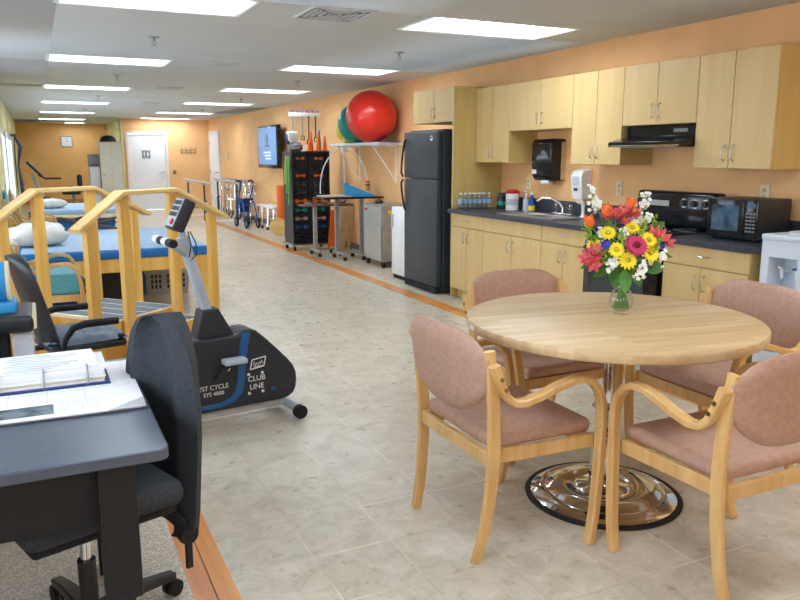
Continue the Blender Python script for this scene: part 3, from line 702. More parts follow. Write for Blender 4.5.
for i in range(6):
    m = MB(); x = -.22+.085*i; m.tube([(x,-.03,.575),(x,-.04,.60),(x,0,.615),(x,.03,.60)], .008, 6); m.build('hook', 'purp', t)
for i, (x, L, c, lb) in enumerate([(-.06,.34,'dullsteel','grey strap hanging from the white hook rail nearest its post'), (.04,.40,'ink','dark strap hanging from the middle of the white hook rail'), (.15,.36,'ink','dark strap hanging from the right end of the white hook rail')]):
    t = thing('hanging_strap', lb, 'strap', (3.80+x, 11.29, 2.0), 0, 'straps on the hook rail')
    m = MB(); m.box(-.010,.010,-.003,.003,-L+.06,.02); m.build('webbing', c, t)
    m = MB(); m.tube([(-.02,0,-L+.06),(-.03,0,-L),(.03,0,-L),(.02,0,-L+.06)], .010, 6, True); m.build('grip', 'rubber', t)
t = thing('whiteboard', 'small cream board on the wall behind the rack', 'board', (WX-.01, 13.2, 1.35)); m = MB(); m.box(-.01,.01,-.32,.2,-.2,.26); m.build('board', 'cream', t)
for i, (c, L, nm) in enumerate([('green', .72, 'lime green'), ('green', .55, 'light green'), ('yel', .40, 'yellow')]):
    m = MB(); x = 3.435-.012*i; y = 11.02+.05*i
    m.sweep([(x,y,1.42),(x-.02,y,1.2),(x-.015,y+.02,1.0),(x-.03,y,1.42-L)], .035, .004, (0,1,0))
    tag(m.build('resistance_band', c), '%s resistance band hanging on the left side of the dumbbell rack' % nm, 'resistance band', 'bands hanging on the rack')

# foam roll, balance board
m = MB(); m.lathe([(.07,0),(.075,.01),(.075,.87),(.07,.88)], (4.10,13.75,0.0), 20); tag(m.build('foam_roll', 'orange'), 'upright orange foam roll against the wall left of the rack', 'foam roll')
T = Matrix.Translation((3.93,13.40,.158)) @ Matrix.Rotation(math.radians(80),4,'X')
m = MB(); m.lathe([(.001,-.012),(.155,-.012),(.16,0),(.155,.012),(.001,.012)], seg=28, T=T); o = m.build('balance_board', 'pineh'); tag(o, 'round wooden balance board leaning before the orange foam roll', 'balance board')

# ------------------------------------------------------------------ rolling tables
def caster(parent, x, y, r=.03):
    m = MB(); m.cyl((x,y,.085),(x,y,.055),.008,seg=8); m.box(x-.016,x+.016,y-.012,y+.012,.03,.06); c = m.build('caster', 'dullsteel', parent)
    m = MB()
    for q in (-.018,.006): m.cyl((x+q,y,r),(x+q+.012,y,r),r,seg=14)
    m.build('wheel', 'rubber', c)
t = thing('rolling_table', 'tall rolling table with black top holding the blue tray', 'table', (3.90, 9.83, 0), math.radians(0))
m = MB(); m.rbox(-.44,.44,-.22,.24,.845,.872,.008); m.build('tabletop', 'gloss', t)
for x, y in ((-.14,.10),(.13,-.14)):
    m = MB(); m.box(x-.028,x+.028,y-.02,y+.02,.09,.845); m.build('column', 'dullsteel', t)
m = MB(); m.box(-.165,-.115,-.22,.24,.075,.11); m.box(.105,.155,-.24,.22,.075,.11); m.box(-.12,.11,-.02,.02,.08,.105); m.build('base_frame', 'dullsteel', t)
for x, y in ((-.14,-.2),(-.14,.22),(.13,-.22),(.13,.2)): caster(t, x, y)
m = MB(); m.rbox(-.2,.2,-.13,.13,0,.012,.004); o = m.build('cutting_board', 'beige'); o.location = (3.68, 9.80, .873); tag(o, 'pale flat board lying on the left end of the black tabletop', 'board')
t = thing('tray', 'blue plastic wedge tray standing open on the black tabletop', 'tray', (4.03, 9.78, .873), math.radians(-12))
m = MB()
m.prism([(-.17,.02),(.17,.01),(.17,.03),(-.17,.17),(-.17,.0),(.2,0),(.2,.012),(-.17,.012)][0:4], (0,-.12,0), (1,0,0), (0,0,1), (0,.006,0))
m.prism([(-.17,.02),(.17,.01),(.17,.03),(-.17,.17)], (0,.114,0), (1,0,0), (0,0,1), (0,.006,0))
m.box(-.18,.2,-.12,.12,0,.02); m.box(-.185,-.165,-.125,.125,0,.18); m.box(-.19,-.14,-.13,.13,.17,.182); m.build('tray_body', 'blue', t)
m = MB(); m.prism([(-.165,.155),(.18,.02),(.2,.025),(-.165,.168)], (0,-.11,0), (1,0,0), (0,0,1), (0,.22,0)); m.build('sloped_panel', 'lblue', t)
# reach arc with rings
t = thing('reach_arc', 'white arched hand therapy frame with post standing on the black tabletop', 'therapy frame', (3.90, 9.98, .885))
pts = [(-.36-.04*math.sin(PI*i/18)*0+(.36-.36*math.cos(PI*i/18)), 0, .02+.60*math.sin(PI*i/18)**.8) for i in range(19)]
m = MB(); m.tube(pts, .009, 8); m.build('arc', 'whitem', t)
m = MB(); m.cyl((0,0,0),(0,0,.86),.007); m.rbox(-.035,.035,-.03,.03,.585,.66,.01); m.build('post', 'whitem', t)
m = MB(); m.rbox(-.40,.40,-.05,.05,-.012,.0,.004); m.build('base', 'white', t)
for i, c in enumerate(['red','yel','orange','ink','yel','redlid']):
    m = MB(); n = 12; z = .07+i*.022
    m.tube([(.352+.028*math.cos(2*PI*k/n), .028*math.sin(2*PI*k/n), z) for k in range(n)], .009, 6, True); m.build('ring', c, t)
t = thing('rolling_table', 'lower rolling table with dark top cluttered with small tools', 'table', (3.72, 10.36, 0))
m = MB(); m.rbox(-.34,.40,-.17,.17,.715,.74,.008); m.build('tabletop', 'basebrd', t)
m = MB(); m.box(-.16,-.105,-.02,.02,.09,.715); m.build('column', 'dullsteel', t)
m = MB(); m.box(-.155,-.11,-.19,.19,.075,.105); m.box(.16,.205,-.19,.19,.075,.105); m.box(-.11,.16,-.02,.02,.08,.1); m.build('base_frame', 'dullsteel', t)
for x, y in ((-.13,-.18),(-.13,.18),(.18,-.18),(.18,.18)): caster(t, x, y)
tools = [(-.25,-.05,.05,'dullsteel','small silver clamp'),(-.14,.0,.06,'black','black hand gripper'),(-.02,-.06,.05,'ink','grey spring gripper'),(.10,.02,.06,'dullsteel','steel tongs'),(.22,-.04,.055,'basebrd','brown peg'),(.31,.03,.05,'black','black knob tool')]
for i, (x, y, s, c, nm) in enumerate(tools):
    t = thing('hand_tool', '%s lying on the lower rolling table' % nm, 'tool', (3.72+x, 10.36+y, .741), i*1.1, 'hand tools on the lower rolling table')
    m = MB(); m.tube([(-s,-.01,.012),(0,-.02,.014),(s,-.012,.012)], .009, 6); m.build('upper_arm', c, t)
    m = MB(); m.tube([(-s,.012,.012),(0,.03,.016),(s,.014,.05)], .009, 6); m.build('lower_arm', c, t)
# leaning boards behind the tables
for i, (x0, c, h, w, lb) in enumerate([(3.98,'orange',.62,.13,'orange board leaning on the wall behind the rolling tables'), (4.14,'tan',.66,.09,'tan board leaning behind the tables, left of its twin'), (4.25,'tan',.70,.05,'narrow tan board nearest the steel cabinet')]):
    y = 10.75
    m = MB(); T = Matrix.Translation((x0, y, .004)) @ Matrix.Rotation(math.radians(6),4,'Y'); m.box(-w/2,w/2,-.015,.015,.008,h,T); tag(m.build('leaning_board', c), lb, 'board', 'boards behind the tables')
# steel cabinet
t = thing('rolling_cabinet', 'silver rolling cabinet with casters beside the white refrigerator', 'cabinet', (4.12, 9.06, 0))
m = MB(); m.box(-.18,.20,-.28,.30,.085,.79); m.build('cabinet_body', 'dullsteel', t, bevel=.004)
m = MB(); m.box(-.2,-.182,-.27,.29,.10,.78); d = m.build('door', 'steel', t, bevel=.003)
m = MB(); m.box(-.19,.21,-.29,.31,.79,.805); m.build('top', 'dullsteel', t)
m = MB(); m.box(-.1,0,-.284,-.281,.70,.74); m.build('yellow_label', 'yel', t)
m = MB(); m.box(-.203,-.2,.16,.24,.72,.75); m.build('red_label', 'redlid', t)
for x, y in ((-.15,-.24),(-.15,.25),(.16,-.24),(.16,.25)): caster(t, x, y, .035)
t = thing('clip_stand', 'small dark clamp standing on the silver rolling cabinet', 'clamp', (4.08, 9.2, .805)); m = MB(); m.rbox(-.05,.05,-.03,.03,0,.03,.008); m.build('clamp_body', 'black', t); m = MB(); m.tube([(-.04,0,.03),(0,0,.055),(.04,0,.03)], .006, 6); m.build('clamp_handle', 'black', t)

# ------------------------------------------------------------------ parallel bars, walkers, rollator, stools
t = thing('parallel_bars', 'parallel walking bars on white base plates near the far side door', 'parallel bars', (3.62, 17.4, 0))
for x in (-.35,.35):
    m = MB(); m.tube([(x,-1.6,.86),(x,1.6,.86)], .020, 10); m.build('handrail', 'lgrey', t)
    for y in (-.75,1.15):
        m = MB(); m.cyl((x,y,.03),(x,y,.45),.03); m.cyl((x,y,.45),(x,y,.80),.02); m.cyl((x-.02,y,.45),(x+.05,y,.45),.014,seg=8); p = m.build('upright', 'ink', t)
        m = MB(); m.box(x-.015,x+.015,y-.18,y+.18,.80,.82); m.cyl((x,y-.12,.81),(x,y-.12,.85),.01,seg=8); m.cyl((x,y+.12,.81),(x,y+.12,.85),.01,seg=8); m.build('rail_support', 'dullsteel', p)
for y in (-.75,1.15):
    m = MB(); m.box(-.42,.42,y-.12,y+.12,.0,.03); m.build('base_plate', 'whitem', t)
def walker():
    t = thing('walker', 'x', 'walker', (0,0,0), 0, 'folded walkers along the wall')
    for s in (-1, 1):
        m = MB(); m.tube([(-.02+s*.05,-.22*1,.03),(s*.05,-.2,.75),(s*.05,-.15,.86),(s*.05,.12,.86),(s*.05,.17,.78),(s*.05,.24,.03)], .0125, 8); m.build('side_frame', 'chrome', t)
        m = MB(); m.tube([(s*.05,-.205,.4),(s*.05,.21,.4)], .010, 6); m.build('side_brace', 'chrome', t)
        m = MB(); m.tube([(s*.05,-.10,.862),(s*.05,.05,.862)], .019, 8); m.build('hand_grip', 'grey', t)
        for y in (-.22,.24):
            m = MB(); m.cyl((s*.05+(-.02 if y < 0 else 0),y,0),(s*.05,y*.99,.05),.019,.016,8); m.build('foot_tip', 'rubber', t)
    m = MB(); m.tube([(-.05,.2,.62),(.05,.2,.62)], .012, 6); m.build('cross_brace', 'ink', t)
    return t
w0 = walker(); wl = ['farthest along the wall', 'second from the side door', 'third from the side door', 'fourth from the side door', 'fourth from the rollator', 'third from the rollator', 'second from the rollator', 'nearest the blue rollator']
for i in range(8):
    o = w0 if i == 0 else dup(w0, (0,0,0))
    o.location = (4.19-.02*(i % 2), 18.75-.36*i, 0); o.rotation_euler = (0,0,math.radians(-22+21*(i % 3)))
    o['label'] = 'folded chrome walker leaning by the right wall, '+wl[i]
t = thing('rollator', 'blue folded rollator walker with black wheels and handlebars', 'rollator', (3.80, 15.15, 0), math.radians(186))
for s in (-1,1):
    m = MB(); m.tube([(s*.11,-.28,.10),(s*.12,-.12,.55),(s*.13,.06,.82),(s*.13,.10,.90)], .016, 8); m.tube([(s*.12,.30,.10),(s*.12,.12,.5),(s*.12,-.1,.60)], .016, 8); m.build('side_frame', 'dblue', t)
    m = MB(); m.tube([(s*.13,.09,.90),(s*.13,-.02,.93),(s*.13,-.18,.92)], .02, 8); m.build('hand_grip', 'rubber', t)
    for y in (-.28,.30):
        T = Matrix.Translation((s*.12,y,.10)) @ Matrix.Rotation(PI/2,4,'Y'); m = MB(); m.lathe([(.06,-.014),(.10,-.014),(.10,.014),(.06,.014),(.06,-.014)], seg=20, T=T); w = m.build('wheel', 'rubber', t)
        m = MB(); m.lathe([(.001,-.008),(.06,-.008),(.06,.008),(.001,.008)], seg=16, T=T); m.build('hub', 'grey', w)
m = MB(); m.box(-.10,.10,-.10,.14,.55,.58); m.build('seat', 'navy', t)
m = MB(); m.rbox(-.10,.10,-.13,-.10,.3,.55,.01); m.build('pouch', 'navy', t)
m = MB(); m.tube([(-.12,-.05,.4),(.12,.1,.5)], .01, 6); m.tube([(.12,-.05,.4),(-.12,.1,.5)], .01, 6); m.build('cross_brace', 'dblue', t)
def shower_stool():
    t = thing('shower_stool', 'x', 'stool', (0,0,0), 0, 'white shower stools')
    m = MB(); m.rbox(-.16,.16,-.19,.19,.42,.46,.018); m.build('seat', 'beige' if 0 else 'white', t)
    for sx in (-1,1):
        for sy in (-1,1):
            m = MB(); m.tube([(sx*.12,sy*.14,.42),(sx*.15,sy*.17,.05)], .013, 8); m.build('leg', 'chrome', t)
            m = MB(); m.cyl((sx*.15,sy*.17,.0),(sx*.149,sy*.169,.06),.022,.017,8); m.build('foot_tip', 'ink', t)
    m = MB(); m.tube([(-.135,-.15,.2),(.135,.15,.2)], .009, 6); m.tube([(.135,-.15,.22),(-.135,.15,.22)], .009, 6); m.build('cross_brace', 'chrome', t)
    return t
s0 = shower_stool()
for i, (y, lb) in enumerate([(15.0,'white shower stool next to the blue rollator'), (14.61,'white shower stool in the middle of the group of three'), (14.22,'white shower stool nearest the orange foam roll')]):
    o = s0 if i == 0 else dup(s0, (0,0,0)); o.location = (4.17, y, 0); o['label'] = lb

# ------------------------------------------------------------------ far end: cabinet, clock, recumbent bike
t = thing('storage_cabinet', 'tall off-white metal cabinet with black bowl on top at the far end', 'cabinet', (1.77, 20.75, 0))
m = MB(); m.box(-.26,.26,-.20,.25,.03,1.76); m.box(-.24,.24,-.18,.23,0,.03); m.build('cabinet_body', 'cream', t)
m = MB(); m.box(-.255,-.005,-.218,-.202,.05,1.75); d = m.build('door', mat('cabinet_paint', (214,212,198), .45, var=.02), t)
m = MB(); m.box(.005,.255,-.218,-.202,.05,1.75); m.build('door', mat('cabinet_paint', (214,212,198)), t)
m = MB(); m.cyl((-.20,-.218,.95),(-.20,-.25,.95),.02,seg=10); m.build('handle', 'chrome', d)
t = thing('bowl', 'black round upturned bowl on top of the off-white cabinet', 'bowl', (1.74, 20.75, 1.76))
m = MB(); m.lathe([(.19,0),(.20,.02),(.17,.10),(.10,.15),(.001,.165)], seg=24); m.build('bowl_shell', 'rubber', t)
m = MB(); m.lathe([(.205,0),(.21,.008),(.205,.016)], seg=24); m.build('rim', 'rubber', t)
t = thing('side_locker', 'lower pale grey locker left of the tall off-white cabinet', 'locker', (1.375, 20.9, 0)); m = MB(); m.box(-.12,.12,-.2,.2,0,1.15); m.build('locker_body', 'lgrey', t); m = MB(); m.box(-.11,.11,-.212,-.201,.03,1.13); m.build('door', 'frame', t)
t = thing('paper_dispenser', 'grey metal dispenser box on top of the pale locker', 'dispenser', (1.375, 20.9, 1.15)); m = MB(); m.rbox(-.13,.13,-.12,.12,0,.30,.01); m.build('dispenser_body', 'grey', t); m = MB(); m.box(-.09,.09,-.124,-.12,.03,.06); m.build('dispenser_slot', 'ink', t)
t = thing('wall_clock', 'square white clock with thin dark frame on the orange wall', 'clock', (.945, AY, 1.83))
m = MB(); m.box(-.16,.16,-.03,0,-.16,.16); m.build('frame', 'grey', t)
m = MB(); m.box(-.14,.14,-.034,-.03,-.14,.14); f = m.build('face', 'paper', t)
m = MB(); m.box(-.004,.004,-.038,-.034,0,.09); m.build('minute_hand', 'ink', f)
m = MB(); m.box(0,.06,-.038,-.034,-.004,.004); m.build('hour_hand', 'ink', f)
m = MB()
for i in range(12):
    a = i*PI/6; m.cyl((.115*math.sin(a),-.034,.115*math.cos(a)),(.115*math.sin(a),-.037,.115*math.cos(a)),.007,seg=6)
m.build('hour_marks', 'ink', f)
t = thing('recumbent_bike', 'black recumbent exercise bike with slanted console before the orange wall', 'exercise bike', (.2, 19.6, 0))
m = MB(); m.rbox(-.35,.10,-.09,.09,.10,.48,.05); m.build('flywheel_housing', 'bike', t)
m = MB(); m.rbox(-.40,.95,-.04,.04,.08,.14,.01); m.box(-.4,-.34,-.25,.25,0,.08); m.box(.88,.94,-.25,.25,0,.08); m.build('base_rail', 'grey', t)
m = MB(); m.tube([(-.05,0,.45),(-.18,0,.80),(-.25,0,1.02)], .045, 10); m.build('column', 'lgrey', t)
m = MB(); T = Matrix.Translation((-.20,0,1.12)) @ Matrix.Rotation(math.radians(48),4,'Y'); m.rbox(-.22,.22,-.18,.18,-.03,.03,.02,T=T); c = m.build('console', 'bike', t)
m = MB(); T = Matrix.Translation((-.175,0,1.145)) @ Matrix.Rotation(math.radians(48),4,'Y'); m.box(-.16,.14,-.185,.13,-.005,.006,T); m.build('console_screen', 'lblue', c)
m = MB(); m.tube([(-.12,-.16,.98),(.02,-.2,.90),(.35,-.2,.90)], .018, 8); m.tube([(-.12,.16,.98),(.02,.2,.90),(.35,.2,.90)], .018, 8); m.build('handlebar', 'rubber', t)
m = MB(); m.rbox(.35,.75,-.2,.2,.52,.62,.04); m.build('seat', 'rubber', t)
m = MB(); m.rbox(.70,.80,-.2,.2,.58,.98,.04); m.build('backrest', 'rubber', t)
m = MB(); m.cyl((.6,0,.12),(.6,0,.52),.04); m.build('seat_post', 'grey', t)
m = MB(); m.tube([(.45,-.24,.55),(.45,-.26,.68),(.60,-.26,.70)], .016, 6); m.tube([(.45,.24,.55),(.45,.26,.68),(.60,.26,.70)], .016, 6); m.build('seat_grip', 'rubber', t)
for s in (-1,1):
    m = MB(); m.cyl((-.1,s*.1,.3),(-.1+s*.1,s*.14,.25),.014,seg=8); m.rbox(-.15+s*.1,-.05+s*.1,s*.14-.03,s*.14+.05,.23,.26,.008); m.build('pedal', 'grey', t)
# exercise bands on the left wall
cols = ['ink','dblue','navy','black','dblue','navy']
dn = ['dark grey','mid blue','deep navy','black','bright blue','dusky navy']
t = thing('band_hanger', 'dark wall hook bar holding the blue and black exercise bands', 'hook bar', (LX, 18.6, 1.85)); m = MB(); m.box(0,.03,-.40,.40,-.02,.02); m.build('bar', 'ink', t)
for i in range(6):
    m = MB(); m.tube([(.03,-.35+.14*i,0),(.08,-.35+.14*i,-.01),(.09,-.35+.14*i,.03)], .008, 6); m.build('hook', 'ink', t)
for i in range(6):
    y = 18.25+.14*i; L = [1.3,1.45,1.2,1.4,1.1,1.35][i]
    m = MB(); m.sweep([(LX+.07,y,1.86),(LX+.15+.04*(i%2),y,1.6),(LX+.10,y+.02,1.2),(LX+.16-.03*(i%2),y,1.86-L)], .10, .03, (0,1,0))
    m.sweep([(LX+.07,y,1.86),(LX+.05,y+.04,1.4),(LX+.05,y,1.9-L*.9)], .05, .012, (0,1,0))
    tag(m.build('exercise_band', cols[i]), '%s exercise band hanging on the far left wall hook bar' % dn[i], 'exercise band', 'bands on the left wall')

# ------------------------------------------------------------------ treatment tables
t = thing('mat_table', 'wide wooden mat table with blue cushion and light blue sheet', 'mat table', (.62, 8.12, 0))
fr = [(-.80,.80,-1.02,1.02)]
m = MB(); m.rbox(-.80,.80,-1.02,1.02,.52,.60,.02); c = m.build('cushion', 'mblue', t)
m = MB(); m.rbox(-.78,.78,-1.0,1.0,.6005,.607,.003); m.build('sheet', 'lblue', t)
m = MB(); m.box(-.78,.78,-1.0,-.97,.40,.52); m.box(-.78,.78,.97,1.0,.40,.52); m.box(-.78,-.75,-.97,.97,.40,.52); m.box(.75,.78,-.97,.97,.40,.52); m.box(-.75,.75,-.97,.97,.49,.52); m.build('apron', 'pine', t)
for x in (-.74,.74):
    for y in (-.95,.95):
        m = MB(); m.box(x-.04,x+.04,y-.04,y+.04,0,.40); m.build('leg', 'pine', t)
m = MB(); m.box(.0,.05,-1.003,-1.0,.445,.475); m.build('maker_label', 'paper', t)
def pillow(loc, rz, s, lb, c='pillow', tilt=0, sz=(.30,.20,.075)):
    m = MB(); n = 14
    for sg in (1, -1):
        vs = []; fs = []
        for i in range(n+1):
            for j in range(n+1):
                u, v = i/n*2-1, j/n*2-1
                e = max(0, (1-abs(u)**3.2))*max(0, (1-abs(v)**3.2))
                vs.append((u*sz[0]*(1-.06*v*v), v*sz[1]*(1-.06*u*u), sz[2]*(1+sg*e**.45)*1.0+.006*math.sin(7*u+3*v)*e))
        for i in range(n):
            for j in range(n): a = i*(n+1)+j; fs.append((a, a+1, a+n+2, a+n+1))
        m._add(vs, fs)
    o = m.build('pillow', c, angle=80); o.location = loc; o.rotation_euler = (0, tilt, rz); o.scale = (s,s,s); return tag(o, lb, 'pillow')
pillow((-.04, 7.75, .607), .3, .85, 'big white pillow propped on the near blue mat table', sz=(.30,.26,.11))
pillow((.0, 8.45, .607), -.2, .8, 'off-white pillow lying behind the propped one on the near mat table', sz=(.28,.22,.10))
t = thing('treatment_table', 'raised treatment table with light blue top on a metal scissor frame', 'treatment table', (.82, 15.0, 0))
m = MB(); m.rbox(-.80,.80,-.95,1.0,.44,.52,.025); m.build('cushion', 'lblue', t)
m = MB(); m.box(-.78,.78,-.93,.97,.40,.438); m.build('deck', 'cream', t)
for y in (-.85,.85):
    m = MB(); m.tube([(-.7,y,.10),(.55,y,.39)], .022, 6); m.tube([(.7,y,.10),(-.55,y,.39)], .022, 6); m.build('scissor_frame', 'basebrd', t)
m = MB(); m.box(-.75,.75,-.95,-.91,.0,.05); m.box(-.75,.75,.9,.94,.0,.05); m.box(-.75,-.70,-.91,.9,.0,.05); m.box(.70,.75,-.91,.9,.0,.05); m.build('base_frame', 'whitem', t)
pillow((.20, 14.6, .522), .5, .8, 'white pillow on the light blue treatment table in the back', sz=(.32,.24,.10))
m = MB(); m.rbox(-.50,.50,-.10,.10,0,.34,.03); o = m.build('folded_mat', 'mblue', angle=80); o.location = (.72, 14.35, .0); tag(o, 'large folded blue mat stored under the raised treatment table', 'folded mat')

# under the near mat table
t = thing('laundry_basket', 'light grey slotted laundry basket under the near mat table', 'basket', (1.17, 8.25, 0))
def frustum_wall(m, w0, d0, w1, d1, z0, z1, th=.006):
    vs = []
    for w, d, z in ((w0,d0,z0),(w1,d1,z1)): vs += [(-w,-d,z),(w,-d,z),(w,d,z),(-w,d,z)]
    for w, d, z in ((w0-th,d0-th,z0+th),(w1-th,d1-th,z1)): vs += [(-w,-d,z),(w,-d,z),(w,d,z),(-w,d,z)]
    fs = [(0,1,5,4),(1,2,6,5),(2,3,7,6),(3,0,4,7),(8,12,13,9),(9,13,14,10),(10,14,15,11),(11,15,12,8),(0,3,2,1),(8,9,10,11),(4,5,13,12),(5,6,14,13),(6,7,15,14),(7,4,12,15)]
    m._add(vs, fs)
m = MB(); frustum_wall(m, .20,.15,.235,.18,0,.29); m.build('basket_body', 'lgrey', t)
for i in range(9):
    if i in (3,): continue
    for j in range(3):
        x = -.16+i*.04; z = .085+j*.055; y = -.15-.03*z/.29-.0035
        m = MB(); m.box(x-.011,x+.011,y-.001,y+.004,z-.02,z+.02); m.build('slot', 'ink', t)
m = MB(); m.box(-.245,.245,-.19,-.178,.28,.295); m.box(-.245,.245,.178,.19,.28,.295); m.box(-.245,-.233,-.178,.178,.28,.295); m.box(.233,.245,-.178,.178,.28,.295); m.build('rim', 'lgrey', t)
m = MB(); m.sphere((1.17,8.25,.23),.17,18,10,(1.15,.85,.45)); tag(m.build('laundry', 'tan', angle=80), 'tan folded cloth heaped inside the grey laundry basket', 'laundry')
t = thing('blue_bag', 'deep blue fabric bag left of the laundry basket', 'bag', (.86, 8.1, 0)); m = MB(); m.rbox(-.08,.08,-.15,.15,0,.27,.06); m.build('bag_body', 'dblue', t); m = MB(); m.tube([(-.04,0,.25),(-.03,0,.30),(.03,0,.30),(.04,0,.25)], .008, 6); m.build('bag_handle', 'navy', t)
t = thing('storage_bin', 'dark navy box stored under the middle of the near mat table', 'box', (.58, 8.0, 0)); m = MB(); m.rbox(-.17,.17,-.2,.2,0,.26,.02); m.build('bin_body', 'ink', t); m = MB(); m.rbox(-.18,.18,-.21,.21,.26,.30,.01); m.build('lid', 'bike', t)
for i, (c, nm) in enumerate([('navy','deep navy'),('dblue','bright blue'),('basebrd','brown'),('grey','grey')]):
    m = MB(); m.rbox(-.22,.22,-.3,.3,0,.07,.03); o = m.build('folded_mat', c, angle=80); o.location = (.10+.01*i, 7.85, .071*i); o.rotation_euler = (0,0,.04*(i-1)); tag(o, '%s folded mat in the stack under the near mat table' % nm, 'folded mat', 'folded mats stacked under the mat table')

# ------------------------------------------------------------------ training stairs
ST = math.radians(41)
t = thing('training_stairs', 'wooden training stairs with two handrails and grey grip treads', 'training stairs', (.40, 5.426, 0), ST)
levels = [(-.23-.05,.28,.40), (.28,.53,.27), (.53,.78,.135), (-.53,-.28,.27), (-.78,-.53,.135)]
for a, b, z in levels:
    m = MB(); m.box(a,b,-.33,.33,z-.022,z); m.build('tread_board', 'cream', t, bevel=.002)
    n = 4 if b-a > .4 else 2; w = (b-a-.03)/n
    for i in range(n):
        m = MB(); m.box(a+.015+i*w+.012, a+.015+(i+1)*w-.012, -.315, .315, z, z+.003); m.build('grip_strip', 'tread', t)
for y0, y1 in ((-.345,-.33),(.33,.345)):
    m = MB(); poly = [(-.78,0),(.78,0),(.78,.13),(.53,.13),(.53,.265),(.28,.265),(.28,.395),(-.28,.395),(-.28,.265),(-.53,.265),(-.53,.13),(-.78,.13)]
    m.prism(poly, (0,y0,0), (1,0,0), (0,0,1), (0,y1-y0,0)); m.build('side_panel', 'ply', t)
for a, z0, z1 in ((-.78,0,.113),(.765,0,.113),(-.53,.135,.248),(.515,.135,.248),(-.28,.27,.378),(.265,.27,.378)):
    m = MB(); m.box(a,a+.015,-.33,.33,z0,z1); m.build('riser', 'ply', t)
for s in (-1, 1):
    y = s*.365; y0, y1 = sorted((s*.345, s*.385))
    for a, zt in ((-.50,1.035),(-.215,1.19),(.24,1.19),(.655,1.02)):
        m = MB(); m.box(a-.038,a+.038,y0,y1,0,zt); m.build('post', 'pine', t, bevel=.003)
        for z in (.12,.2):
            pass
    zt = 1.20
    pts = [(-.60,y,1.0),(-.235,y,zt),(.265,y,zt),(.80,y,.985)]
    m = MB()
    for p, q in zip(pts, pts[1:]):
        d = (Vector(q)-Vector(p)).normalized(); m.sweep([Vector(p)-d*.008, Vector(q)+d*.008], .085, .030, (0,1,0))
    m.build('handrail', 'pineh', t)
# ------------------------------------------------------------------ upright exercise bike
t = thing('exercise_bike', 'black upright exercise bike with light grey column and blue stripe on the tile floor', 'exercise bike', (1.19, 3.95, 0), math.radians(9))
out = [(.050,.15),(.056,.195),(.052,.235),(.036,.275),(.005,.315),(-.06,.385),(-.14,.465),(-.18,.500),(-.215,.512),(-.26,.512),(-.29,.49),(-.74,.49),(-.79,.45),(-.80,.38),(-.80,.14),(-.77,.095),(-.72,.09),(-.04,.09),(.0,.095),(.035,.115)]
m = MB(); m.prism(out, (0,0,0), (1,0,0), (0,0,1), (0,.17,0)); m.build('flywheel_housing', 'bike', t, bevel=.012)
m = MB(); m.prism([(-.265,.500),(-.215,.500),(-.245,.36),(-.255,.25),(-.275,.17),(-.325,.125),(-.40,.110),(-.40,.135),(-.34,.155),(-.31,.19),(-.295,.26),(-.29,.36)], (0,-.0025,0), (1,0,0), (0,0,1), (0,.004,0))
m.prism([(-.40,.110),(-.40,.135),(-.76,.135),(-.76,.110)], (0,-.0025,0), (1,0,0), (0,0,1), (0,.004,0)); m.build('blue_stripe', 'bblue', t)
m = MB(); m.rbox(-.80,.0,.03,.13,.045,.088,.008); m.build('base_rail', 'lgrey', t)
for s in (.01, -.76):
    m = MB(); m.cyl((s,-.10,.05),(s,.27,.05),.026,seg=14); c = m.build('cross_foot', 'bgrey', t)
    for a, b in ((-.135,-.10),(.27,.305)):
        m = MB(); m.cyl((s,a,.04),(s,b,.04),.038,seg=18); w = m.build('wheel', 'rubber', c)
m = MB(); m.prism([(-.29,.485),(-.375,.64),(-.46,.635),(-.50,.485)], (0,.03,0), (1,0,0), (0,0,1), (0,.11,0)); m.build('column_boot', 'bike', t, bevel=.006)
m = MB(); m.sweep([(-.415,.085,.60),(-.53,.085,1.02)], .055, .052, (0,1,0)); m.sweep([(-.525,.085,1.0),(-.535,.085,1.10)], .035, .03, (0,1,0)); m.build('column', 'bgrey', t)
Tt = Matrix.Translation((-.535,.085,1.135)) @ Matrix.Rotation(math.radians(27),4,'Y')
m = MB(); m.T = Tt; m.rbox(-.025,.04,-.055,.085,-.085,.085,.014); c = m.build('console', 'bike', t)
m = MB(); m.T = Tt; m.box(-.027,-.024,-.045,.075,-.075,.075); m.build('console_face', 'lgrey', c)
m = MB(); m.T = Tt
for i in range(2):
    for j in range(3): m.box(-.030,-.026,-.035+i*.055,.010+i*.055,-.02+j*.032,.002+j*.032)
m.build('display_window', 'ink', c)
m = MB(); m.T = Tt; m.cyl((-.026,-.015,-.05),(-.034,-.015,-.05),.016,seg=12); m.build('start_button', 'redlid', c)
m = MB(); m.tube([(-.515,.085,.92),(-.56,.03,.955),(-.645,-.03,1.01)], .013, 8); m.cyl((-.645,-.12,1.012),(-.645,.14,1.012),.012,seg=8); h = m.build('handlebar', 'bgrey', t)
a = Vector((-.645,-.13,1.012)); b = Vector((-.645,.15,1.012))
for i, cc in enumerate(('rubber','white','rubber','white')):
    p = a.lerp(b, i/4); q = a.lerp(b, (i+1)/4); mm = MB(); mm.cyl(p, q, .021, seg=14); mm.build('foam_grip', cc, h)
m = MB(); m.tube([(-.50,.05,1.05),(-.475,.04,.99),(-.47,.05,.93),(-.50,.06,.90),(-.52,.08,.90)], .003, 5); m.tube([(-.51,.05,1.05),(-.50,.04,.98),(-.51,.05,.92)], .003, 5); m.build('cable', 'rubber', t)
m = MB(); m.cyl((-.42,-.035,.27),(-.42,.21,.27),.014,seg=10); m.sweep([(-.42,-.03,.27),(-.34,-.03,.36)], .014, .024, (0,1,0)); m.sweep([(-.42,.20,.27),(-.50,.20,.19)], .014, .024, (0,1,0)); m.build('crank', 'bike', t)
